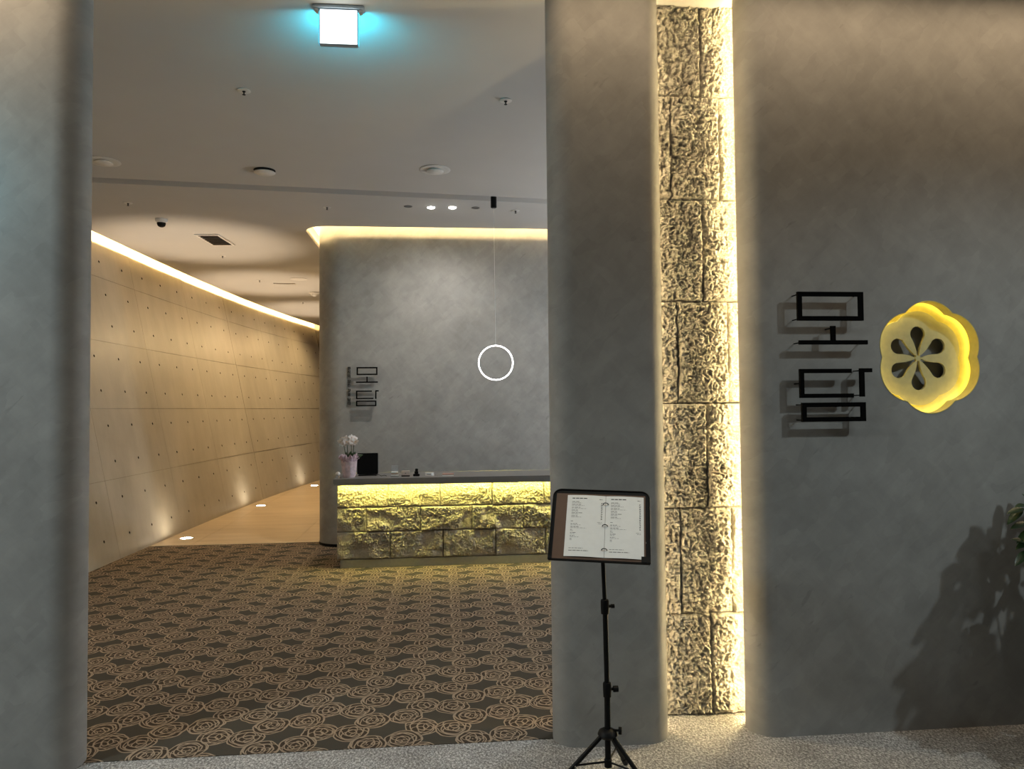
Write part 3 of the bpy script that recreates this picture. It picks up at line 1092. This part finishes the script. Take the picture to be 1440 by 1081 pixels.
# exit sign
o = thing('exit_sign', (-0.533, 3.93, H), 'small square white-lit exit sign glowing cyan under the ceiling', 'exit sign')
MB().bbox(-0.135, -0.035, -0.014, 0.135, 0.030, 0.0, 0.004).build('ceiling_bracket', plain('bracket_grey', (0.40, 0.47, 0.52), 0.4), o)
MB().bbox(-0.125, -0.020, -0.030, -0.105, 0.020, -0.016, 0.003).build('clip', STEEL, o)
MB().bbox(0.105, -0.020, -0.030, 0.125, 0.020, -0.016, 0.003).build('clip', STEEL, o)
MB().bbox(-0.100, -0.016, -0.208, 0.100, 0.016, -0.016, 0.003).build('case', plain('case_bluegrey', (0.25, 0.30, 0.36), 0.4), o)
MB().box(-0.096, -0.0195, -0.203, 0.096, -0.0165, -0.022).build('lit_face', EXITW, o)
MB().box(-0.096, 0.0165, -0.203, 0.096, 0.0195, -0.022).build('rear_face', EXITC, o)
mb = MB()
mb.box(-0.104, -0.012, -0.2, -0.1005, 0.012, -0.03)
mb.build('lit_edge', EXITE, o)
MB().box(0.1005, -0.012, -0.2, 0.104, 0.012, -0.03).build('lit_edge', EXITE, o)

# floor uplights
for (x, y), lab in zip(UPL, ('nearest lit uplight in the corridor floor beside the carpet edge', 'middle lit uplight in the corridor floor at the wall foot', 'farthest lit uplight in the corridor floor by reception wall corner')):
    o = thing('floor_uplight', (x, y, 0.004), lab, 'uplight', 'floor uplights along the concrete wall')
    MB().lathe([(0.070, 0.0), (0.094, 0.0), (0.092, 0.005), (0.072, 0.007)], 28, cap=False).build('rim', STEEL, o, smooth=40)
    MB().lathe([(0.072, 0.0), (0.072, 0.004), (0.0, 0.0045)], 28).build('lens', LED_UP, o)

# ------------------------------------------------------------------ music stand with menu
ST = thing('music_stand', (0.672, 3.05, 0.0), 'black folding music stand holding the menu in front of pillar', 'stand')
MB().tube([(0, 0, 0.125), (0, 0, 0.44)], 0.0125, 14).build('pole', BLACK, ST, smooth=40)
MB().tube([(0, 0, 0.42), (-0.005, 0, 0.80)], 0.0105, 14).build('pole', BLACK, ST, smooth=40)
MB().tube([(-0.005, 0, 0.78), (-0.014, 0, 1.06)], 0.0085, 14).build('pole', BLACK, ST, smooth=40)


def collar(z, x, kx, big):
    c = MB().lathe([(0.0105, -0.032), (0.0165, -0.030), (0.0175, 0.0), (0.0175, 0.022), (0.0155, 0.028), (0.0105, 0.029)], 16, (x, 0, z))
    c.build('collar', BLACK, ST, smooth=40)
    k = MB()
    k.tube([(x + 0.014, 0, z), (x + 0.028, 0, z)], 0.006, 10)
    k.tube([(x + 0.026, 0, z), (x + kx, 0, z)], big, 10)
    k.build('clamp_knob', BLACK, ST, smooth=40)


collar(0.435, 0.0, 0.046, 0.013)
collar(0.775, -0.005, 0.040, 0.0085)
hub = MB().lathe([(0.013, 0.235), (0.030, 0.238), (0.042, 0.252), (0.036, 0.266), (0.018, 0.276), (0.0125, 0.276)], 18)
hub.build('tripod_hub', BLACK, ST, smooth=40)
k = MB().tube([(0.02, -0.01, 0.272), (0.044, -0.018, 0.272)], 0.005, 8)
k.tube([(0.042, -0.018, 0.272), (0.054, -0.022, 0.272)], 0.015, 12)
k.build('clamp_knob', BLACK, ST, smooth=40)
for ang in (187, 62, 312):
    d = Vector((math.cos(math.radians(ang)), math.sin(math.radians(ang)), 0))
    a = d * 0.024 + Vector((0, 0, 0.250))
    b = d * 0.285 + Vector((0, 0, 0.012))
    lg = MB().tube([a, b], 0.0095, 10).build('leg', BLACK, ST, smooth=40)
    e = (b - a).normalized()
    MB().tube([b - e * 0.05, b + e * 0.004], 0.0125, 10).build('rubber_foot', BLACK, lg, smooth=40)
    side = Vector((-d.y, d.x, 0))
    MB().tube([a + side * 0.012, a - side * 0.012], 0.0035, 8).build('rivet', STEEL, lg)
    m_ = a + (b - a) * 0.46
    br = MB()
    br.tube([Vector((0, 0, 0.140)) + d * 0.010, m_], 0.0042, 8)
    br.build('brace', BLACK, ST, smooth=40)
    MB().tube([m_ + side * 0.011, m_ - side * 0.011], 0.003, 8).build('rivet', STEEL, lg)
MB().lathe([(0.008, 0.118), (0.016, 0.120), (0.016, 0.150), (0.0125, 0.153)], 14).build('sliding_collar', BLACK, ST, smooth=40)
# desk: local frame at the lower edge, u right, v up the slope, n towards the reader
D0 = Vector((0.426, 3.010, 0.984))
U = Vector((0.3960, -0.1000, -0.0110))
DW = U.length
U.normalize()
V0 = Vector((0.0545, 0.2150, 0.2600))
V0 = V0 - U * V0.dot(U)
DH = V0.length
V = V0.normalized()
Nn = U.cross(V)
DM = Matrix(((U.x, V.x, Nn.x, D0.x), (U.y, V.y, Nn.y, D0.y), (U.z, V.z, Nn.z, D0.z), (0, 0, 0, 1)))
STM = Matrix.Translation((-0.672, -3.05, 0.0)) @ DM
r = 0.035
outl = [(0, 0), (DW, 0)] + arc(DW - r, DH - r, r, 0, 90, 8) + arc(r, DH - r, r, 90, 180, 8)
dk = MB().prism(outl, -0.003, 0.0)
dk.xform(STM).build('desk', BLACK, ST)
rimp = MB()
ring = [(DW, 0.0)] + arc(DW - r, DH - r, r, 0, 90, 8) + arc(r, DH - r, r, 90, 180, 8) + [(0, 0.0)]
rimp.tube([(x, y, 0.002) for x, y in ring], 0.0032, 6)
rimp.xform(STM).build('desk_rim', BLACK, ST, smooth=40)
lp = MB().box(0.0, -0.003, -0.003, DW, 0.0, 0.010)
lp.box(DW - 0.034, 0.0, 0.0085, DW, 0.026, 0.012)
lp.box(0.0, 0.0, 0.0085, 0.012, 0.012, 0.012)
lp.xform(STM).build('page_ledge', BLACK, ST)
for k in range(6):
    MB().lathe([(0.006, 0.0002), (0.006, 0.0008), (0.0, 0.0009)], 12, (DW - 0.036, 0.055 + 0.047 * k, 0)).xform(STM).build('perforation', plain('grey_perforation', (0.05, 0.05, 0.05), 0.6), ST)
MB().lathe([(0.006, 0.0), (0.006, 0.002), (0.002, 0.003)], 12, (DW - 0.020, 0.095, 0)).xform(STM).build('rivet', plain('grey_rivet', (0.12, 0.12, 0.12), 0.4), ST)
mb = MB()
mb.box(0.17, 0.05, -0.022, 0.25, 0.16, -0.003)
mb.xform(STM).build('tilt_bracket', BLACK, ST)
MB().tube([(0.16, 0.02, -0.012), (0.07, 0.025, -0.012)], 0.003, 8).xform(STM).build('support_arm', STEEL, ST)
MB().tube([(0.26, 0.02, -0.012), (0.335, 0.015, -0.012)], 0.003, 8).xform(STM).build('support_arm', STEEL, ST)

MN = thing('menu_board', tuple(D0), 'open white menu pages on a brown board resting on the stand', 'menu')
MM = Matrix.Translation(-D0) @ DM
x0, x1, y0, y1 = 0.014, 0.392, 0.001, 0.318
MB().bbox(x0, y0, 0.001, x1, y1, 0.008, 0.0015).xform(MM).build('board', BROWN, MN)
px0, px1, py0, py1 = 0.062, 0.385, 0.013, 0.308
pm = (px0 + px1) / 2 + 0.002


def page(xa, xb, lift):
    mb = MB()
    n = 10
    for k in range(n + 1):
        t = k / n
        x = xa + (xb - xa) * t
        h = 0.0095 + lift * (math.sin(PI * t) * 0.0035)
        for z in (h, h - 0.0006):
            mb.v += [(x, py0, z), (x, py1, z)]
    for k in range(n):
        a = k * 4
        mb.face((a, a + 4, a + 5, a + 1))
        mb.face((a + 2, a + 3, a + 7, a + 6))
        mb.face((a, a + 2, a + 6, a + 4))
        mb.face((a + 1, a + 5, a + 7, a + 3))
    mb.face((0, 1, 3, 2))
    a = n * 4
    mb.face((a, a + 2, a + 3, a + 1))
    return mb


def dash_line(mb, x, y, length, hgt, rng, xa, xb, lift):
    """a run of word-length strokes printed on a page"""
    xx = x
    while xx < x + length:
        w = min(rng.uniform(0.006, 0.016), x + length - xx)
        t0, t1 = (xx - xa) / (xb - xa), (xx + w - xa) / (xb - xa)
        z0 = 0.0095 + lift * math.sin(PI * t0) * 0.0035 + 0.0003
        z1 = 0.0095 + lift * math.sin(PI * t1) * 0.0035 + 0.0003
        b = len(mb.v)
        mb.v += [(xx, y, z0), (xx + w, y, z1), (xx + w, y + hgt, z1), (xx, y + hgt, z0)]
        mb.face((b, b + 1, b + 2, b + 3))
        xx += w + 0.0028


for side, (xa, xb) in enumerate(((px0, pm - 0.0006), (pm + 0.0006, px1))):
    pg = page(xa, xb, 1.0).xform(MM).build('page', PAPER, MN, smooth=30)
    rng = random.Random(5)
    mb, md = MB(), MB()
    hh = py1 - py0

    def yat(f):
        return py1 - f * hh
    off = 0.021 if side == 0 else 0.022
    dash_line(md, xa + off, yat(0.062), 0.066, 0.0042, rng, xa, xb, 1)
    yv = [0.118, 0.165, 0.215, 0.262, 0.308, 0.358]
    for i, f in enumerate(yv):
        dash_line(mb, xa + off, yat(f), (0.030, 0.038, 0.036, 0.028, 0.045, 0.026)[i], 0.0026, rng, xa, xb, 1)
        dash_line(mb, xa + off, yat(f + 0.018), (0.042, 0.053, 0.064, 0.028, 0.030, 0.042)[i], 0.0014, rng, xa, xb, 1)
    yv = [0.445, 0.487, 0.536, 0.584, 0.633, 0.682, 0.730]
    for i, f in enumerate(yv):
        dash_line(mb, xa + off - 0.001, yat(f), (0.010, 0.030, 0.034, 0.010, 0.024, 0.020, 0.008)[i], 0.0026, rng, xa, xb, 1)
        if i:
            dash_line(mb, xa + off - 0.001, yat(f + 0.018), (0, 0.042, 0.066, 0.012, 0.018, 0.036, 0.009)[i], 0.0014, rng, xa, xb, 1)
    dash_line(mb, xa + off - 0.003, yat(0.875), 0.058, 0.0020, rng, xa, xb, 1)
    dash_line(mb, xa + off - 0.003, yat(0.915), 0.080, 0.0030, rng, xa, xb, 1)
    tx = xb - 0.018
    dash_line(mb, tx - 0.008, yat(0.07), 0.014, 0.0030, rng, xa, xb, 1)
    nchar = 8 if side == 0 else 12
    for k in range(nchar):
        f = 0.125 + k * 0.037
        for q in range(3):
            dash_line(md, tx + rng.uniform(-0.001, 0.001), yat(f + q * 0.009), rng.uniform(0.003, 0.006), 0.0017, rng, xa, xb, 1)
    fe = 0.125 + nchar * 0.037
    dash_line(mb, tx - 0.014, yat(fe + 0.03), 0.019, 0.0016, rng, xa, xb, 1)
    dash_line(mb, tx - 0.010, yat(fe + 0.05), 0.016, 0.0016, rng, xa, xb, 1)
    p = mb.xform(MM).build('printed_line', INK, pg)
    p['kind'] = 'stuff'
    p = md.xform(MM).build('printed_heading', INKD, pg)
    p['kind'] = 'stuff'
for f in (0.145, 0.505, 0.885):
    yc = py1 - f * (py1 - py0)
    mb = MB()
    mb.tube([(pm + 0.011 * math.cos(a), yc + 0.003 * math.sin(a), 0.0105 + 0.009 * math.sin(a)) for a in [PI * k / 8 for k in range(9)]], 0.0018, 8)
    mb.xform(MM).build('binder_ring', BLACK, MN, smooth=40)

# ------------------------------------------------------------------ things on the counter
CZ = 0.910
CY = 7.72
GLASS, nt, b = newmat('clear_acrylic')
b.inputs['Base Color'].default_value = (0.9, 0.93, 0.95, 1)
b.inputs['Roughness'].default_value = 0.12
b.inputs['Transmission Weight'].default_value = 0.9
b.inputs['IOR'].default_value = 1.3
PINK = plain('pink_wrapping', (0.60, 0.47, 0.50), 0.7, grain=0.18)
PINKR = plain('mauve_ruffle', (0.50, 0.37, 0.43), 0.7, grain=0.25)
PETAL = plain('white_petal', (0.86, 0.80, 0.77), 0.6)
YOLK = plain('petal_heart', (0.45, 0.22, 0.06), 0.6)
STEMG = plain('dark_green_stem', (0.035, 0.05, 0.025), 0.6)
LEAFG = plain('glossy_green_leaf', (0.026, 0.066, 0.022), 0.28, grain=0.2)


def leaf_mb(mb, base, direc, length, width, nrm, droop=0.15, fold=0.12, n=7):
    """pointed leaf blade from base along direc"""
    d = Vector(direc).normalized()
    nr = Vector(nrm)
    nr = (nr - d * nr.dot(d)).normalized()
    s = d.cross(nr)
    b = len(mb.v)
    for i in range(n + 1):
        t = i / n
        w = width * 0.5 * (max(0.0, math.sin(PI * min(1, t ** 0.85))) ** 0.8) + 0.0008
        c = Vector(base) + d * (length * t) - nr * (droop * length * t * t)
        mb.v.append(tuple(c + s * w + nr * w * fold * 2))
        mb.v.append(tuple(c))
        mb.v.append(tuple(c - s * w + nr * w * fold * 2))
    for i in range(n):
        for k in range(2):
            a = b + i * 3 + k
            mb.face((a, a + 3, a + 4, a + 1))
    return mb


OR = thing('potted_orchid', (-0.955, CY, CZ), 'white orchid in a pink wrapped pot at the counter left end', 'orchid')
mb = MB()
n, prof = 40, [(0.058, 0.0), (0.066, 0.02), (0.074, 0.10), (0.079, 0.165), (0.070, 0.17), (0.0, 0.16)]
for i, (rr, z) in enumerate(prof):
    for k in range(n):
        a = 2 * PI * k / n
        w = rr * (1 + 0.035 * math.sin(9 * a) * min(1, i))
        mb.v.append((w * math.cos(a), w * math.sin(a), z))
for i in range(len(prof) - 1):
    for k in range(n):
        l = (k + 1) % n
        mb.face((i * n + k, i * n + l, (i + 1) * n + l, (i + 1) * n + k))
mb.face(list(range(n))[::-1])
mb.build('pot', PINK, OR, smooth=60)
mb = MB()
n = 72
for ri, (rr, z, wv) in enumerate([(0.074, 0.150, 0.0), (0.082, 0.178, 0.006), (0.094, 0.200, 0.016), (0.088, 0.222, 0.020), (0.070, 0.205, 0.012), (0.058, 0.185, 0.0)]):
    for k in range(n):
        a = 2 * PI * k / n
        rnd = math.sin(11 * a + ri) * 0.6 + math.sin(17 * a + 1.3 * ri) * 0.4
        w = rr + wv * rnd
        mb.v.append((w * math.cos(a), w * math.sin(a), z + wv * 0.9 * math.sin(13 * a + 2 * ri)))
for i in range(5):
    for k in range(n):
        l = (k + 1) % n
        mb.face((i * n + k, i * n + l, (i + 1) * n + l, (i + 1) * n + k))
mb.build('paper_ruffle', PINKR, OR, smooth=70)
MB().lathe([(0.0, 0.150), (0.060, 0.176), (0.0, 0.182)], 20, cap=False).build('moss', plain('dark_moss', (0.05, 0.035, 0.03), 0.9), OR)
rng = random.Random(11)
for i, (sx_, tx_, tz_) in enumerate(((-0.038, -0.052, 0.345), (-0.014, -0.018, 0.362), (0.022, 0.022, 0.358), (0.044, 0.050, 0.346))):
    y_ = rng.uniform(-0.02, 0.03)
    MB().tube([(sx_ * 0.7, y_, 0.17), (sx_, y_, 0.25), (tx_, y_ * 0.7, tz_), (tx_ * 1.15 - 0.01, -0.03, tz_ + 0.022)], 0.0038, 8).build('stem', STEMG, OR, smooth=40)
k = 0
for zc, row in ((0.402, (-0.022, 0.008, 0.034)), (0.388, (-0.060, -0.006, 0.048, 0.066)), (0.370, (-0.082, -0.050, -0.024, 0.014, 0.040, 0.078)), (0.350, (-0.070, -0.044, 0.030, 0.056))):
    for fx_ in row:
        c = Vector((fx_ + rng.uniform(-0.005, 0.005), -0.035 + rng.uniform(-0.03, 0.03), zc + rng.uniform(-0.006, 0.006)))
        face = Vector((rng.uniform(-0.5, 0.5), -1.0, rng.uniform(-0.25, 0.3))).normalized()
        s = face.cross(Vector((0, 0, 1))).normalized()
        u_ = s.cross(face)
        mb = MB()
        for q in range(5):
            a = PI / 2 + 2 * PI * q / 5
            dv = s * math.cos(a) + u_ * math.sin(a)
            leaf_mb(mb, c + dv * 0.002, dv, 0.033, 0.031 if q in (1, 4) else 0.023, face, 0.1, 0.08, 4)
        fl_ = mb.build('blossom', PETAL, OR, smooth=60)
        MB().ball(tuple(c + face * 0.004), 0.0045, 8, 5).build('blossom_heart', YOLK, fl_)
for (dx, dy, dz, L_, w_) in ((1.0, -0.25, 0.55, 0.135, 0.058), (0.55, 0.1, 1.0, 0.10, 0.05), (-0.4, 0.2, 1.0, 0.09, 0.04), (0.15, -0.1, 1.0, 0.095, 0.045)):
    leaf_mb(MB(), (0.02 * dx, 0.01, 0.175), (dx, dy, dz), L_, w_, (-dz * 0.4, -0.9, dx * 0.6), 0.15).build('leaf', LEAFG, OR, smooth=60)

o = thing('candle_holder', (-1.058, 7.66, CZ), 'tiny white domed candle on a clear base left of the orchid', 'candle')
MB().lathe([(0.018, 0.0), (0.020, 0.002), (0.020, 0.022), (0.015, 0.025), (0.0, 0.025)], 20).build('base', GLASS, o, smooth=40)
MB().lathe([(0.012, 0.025), (0.022, 0.032), (0.024, 0.045), (0.017, 0.058), (0.006, 0.063), (0.0, 0.064)], 20).build('dome', WHITE, o, smooth=60)

o = thing('monitor', (-0.780, 7.90, CZ), 'black monitor turned to the clerk beside the orchid', 'monitor')
MB().bbox(-0.11, -0.02, 0.015, 0.105, 0.005, 0.235, 0.004).build('rear_shell', BLACK, o)
MB().bbox(-0.10, 0.005, 0.024, 0.095, 0.009, 0.226, 0.001).build('screen', GAPM, o)
MB().bbox(-0.10, -0.05, 0.0, 0.09, 0.08, 0.012, 0.004).build('foot', BLACK, o)
MB().bbox(-0.03, 0.0, 0.01, 0.03, 0.03, 0.12, 0.004).build('neck', BLACK, o)
o = thing('cable', (-0.66, 7.75, CZ), 'thin dark cable lying on the counter beside the monitor', 'cable')
MB().tube([(-0.03, 0.05, 0.006), (0.0, 0.0, 0.022), (0.03, -0.01, 0.006), (0.06, 0.01, 0.012), (0.085, 0.0, 0.004)], 0.003, 6).build('cord', BLACK, o)

o = thing('card_display', (-0.492, CY, CZ), 'clear acrylic upright holder with pale cards in its tray', 'holder')
MB().box(-0.036, 0.02, 0.0, 0.036, 0.023, 0.115).build('upright_sheet', GLASS, o)
MB().box(-0.040, -0.025, 0.0, 0.040, 0.025, 0.006).build('base', GLASS, o)
for k, (z, m_) in enumerate(((0.008, PAPER), (0.024, plain('tan_card', (0.45, 0.33, 0.24), 0.7)), (0.040, PAPER))):
    MB().bbox(-0.034 - 0.003 * (k == 0), -0.02, z, 0.034 + 0.004 * (k == 0), 0.018, z + 0.012, 0.001).build('card_stack', m_, o)
o = thing('card_box', (-0.380, CY - 0.005, CZ), 'small beige name card box on a dark stand on counter', 'box')
MB().bbox(-0.043, -0.02, 0.0, 0.043, 0.02, 0.012, 0.002).build('stand', BLACK, o)
MB().bbox(-0.042, -0.018, 0.012, 0.042, 0.018, 0.058, 0.002).build('box', plain('beige_card', (0.55, 0.47, 0.42), 0.6), o)
MB().box(-0.006, -0.0192, 0.028, 0.006, -0.0182, 0.038).build('emblem', INK, o)
o = thing('stamp_holder', (-0.270, CY, CZ), 'small black stepped stamp holder right of the beige card box', 'holder')
MB().bbox(-0.033, -0.025, 0.0, 0.033, 0.025, 0.024, 0.004).build('base', BLACK, o)
MB().bbox(-0.020, -0.014, 0.024, 0.020, 0.014, 0.052, 0.004).build('body', BLACK, o)
MB().bbox(-0.013, -0.010, 0.050, 0.017, 0.010, 0.078, 0.004).build('grip', BLACK, o)
o = thing('scanner', (-0.135, CY, CZ), 'small white rounded scanner with loops of thin wire', 'scanner')
mb = MB().prism([(x, y) for x, y in ((-0.045, -0.018), (0.025, -0.018), (0.045, -0.006), (0.045, 0.006), (0.025, 0.018), (-0.045, 0.018))], 0.004, 0.034)
mb.build('body', WHITE, o)
MB().box(-0.028, -0.0195, 0.016, 0.014, -0.0182, 0.023).build('label_plate', INK, o)
MB().tube([(0.04, 0, 0.02), (0.065, -0.01, 0.030), (0.09, 0.0, 0.024), (0.075, 0.012, 0.008), (0.05, 0.0, 0.012), (0.085, -0.012, 0.004)], 0.0018, 6).build('wire', plain('grey_wire', (0.4, 0.4, 0.4), 0.4), o, smooth=60)
o = thing('notepad', (0.055, CY, CZ), 'flat pink covered notepad with pale pages right of scanner', 'notepad')
MB().bbox(-0.058, -0.04, 0.0, 0.058, 0.04, 0.010, 0.001).build('pages', PAPER, o)
MB().bbox(-0.059, -0.041, 0.010, 0.059, 0.041, 0.024, 0.001).build('cover', plain('pink_cover', (0.50, 0.30, 0.24), 0.6), o)

# ------------------------------------------------------------------ potted tree by the right wall
PT = thing('potted_tree', (3.06, 2.95, 0.0), 'leafy dark green potted tree at the right edge shading the wall', 'plant')
MB().lathe([(0.13, 0.0), (0.15, 0.02), (0.19, 0.30), (0.20, 0.34), (0.185, 0.345), (0.175, 0.30), (0.0, 0.29)], 28).build('pot', plain('dark_pot', (0.06, 0.055, 0.05), 0.6), PT, smooth=50)
rng = random.Random(3)
mb = MB().tube([(0, 0, 0.28), (0.01, 0.0, 0.7), (-0.02, 0.01, 1.15), (0.0, 0.0, 1.42)], 0.02, 8, radii=[0.022, 0.018, 0.013, 0.006])
for k in range(16):
    a = k * 2.4
    z = 0.45 + 0.065 * k
    rad = 0.34 * (1 - abs(z - 0.9) / 1.3)
    mb.tube([(0, 0, z), (rad * 0.5 * math.cos(a), rad * 0.5 * math.sin(a), z + 0.08), (rad * math.cos(a), rad * math.sin(a), z + 0.11)], 0.005, 6)
mb.build('trunk', plain('brown_bark', (0.07, 0.05, 0.035), 0.8), PT, smooth=50)
fol = MB()
for k in range(780):
    z = rng.uniform(0.30, 1.50)
    t = (z - 0.25) / 1.3
    rad = 0.42 * (max(0.0, math.sin(PI * min(1, 0.12 + 0.80 * t))) ** 0.7)
    a = rng.uniform(0, 2 * PI)
    rr = rad * math.sqrt(rng.uniform(0.15, 1.0))
    base = Vector((rr * math.cos(a), rr * math.sin(a) * 0.85, z))
    d = Vector((math.cos(a + rng.uniform(-0.7, 0.7)), math.sin(a + rng.uniform(-0.7, 0.7)), rng.uniform(-0.9, 0.25)))
    L_ = rng.uniform(0.09, 0.15)
    tip = base + d.normalized() * L_
    if (3.06 + tip.x) / (2.95 + tip.y) < 0.824 or tip.y > 0.50 or (3.06 + base.x) / (2.95 + base.y) < 0.832:
        continue
    leaf_mb(fol, base, d, L_, L_ * 0.42, Vector((d.x * 0.3, -0.3, 1.0)), 0.22, 0.12, 5)
fo = fol.build('foliage', LEAFG, PT, smooth=60)
fo['kind'] = 'stuff'
for (x, y, z, dx, dy, dz, L_) in ((2.755, 3.29, 1.100, -1.0, 0.05, -0.10, 0.085), (2.755, 3.30, 1.095, -0.75, 0.1, -0.55, 0.10), (2.76, 3.28, 1.115, -0.75, -0.2, 0.12, 0.075), (2.80, 3.28, 1.10, -0.3, 0.0, 0.5, 0.09),
                                  (2.785, 3.30, 1.03, -0.9, 0.0, -0.1, 0.095), (2.805, 3.30, 1.0, -0.6, 0.1, -0.4, 0.10), (2.79, 3.30, 0.93, -0.7, 0.1, 0.30, 0.09), (2.79, 3.31, 0.90, -0.55, 0.1, -0.5, 0.10), (2.815, 3.31, 0.95, -0.8, 0.0, -0.25, 0.10),
                                  (2.83, 3.30, 0.86, -0.5, 0.0, -0.6, 0.10), (2.83, 3.28, 1.06, -0.6, -0.2, -0.3, 0.10)):
    leaf_mb(MB(), (x - 3.06, y - 2.95, z), (dx, dy, dz), L_, L_ * 0.42, (dx * 0.3, -0.5, 1.0), 0.2, 0.12, 6).build('leaf', LEAFG, PT, smooth=60)
MB().tube([(0, 0, 1.0), (-0.14, 0.2, 1.03), (-0.265, 0.32, 1.09)], 0.004, 6).build('branch', bpy.data.materials['brown_bark'], PT)
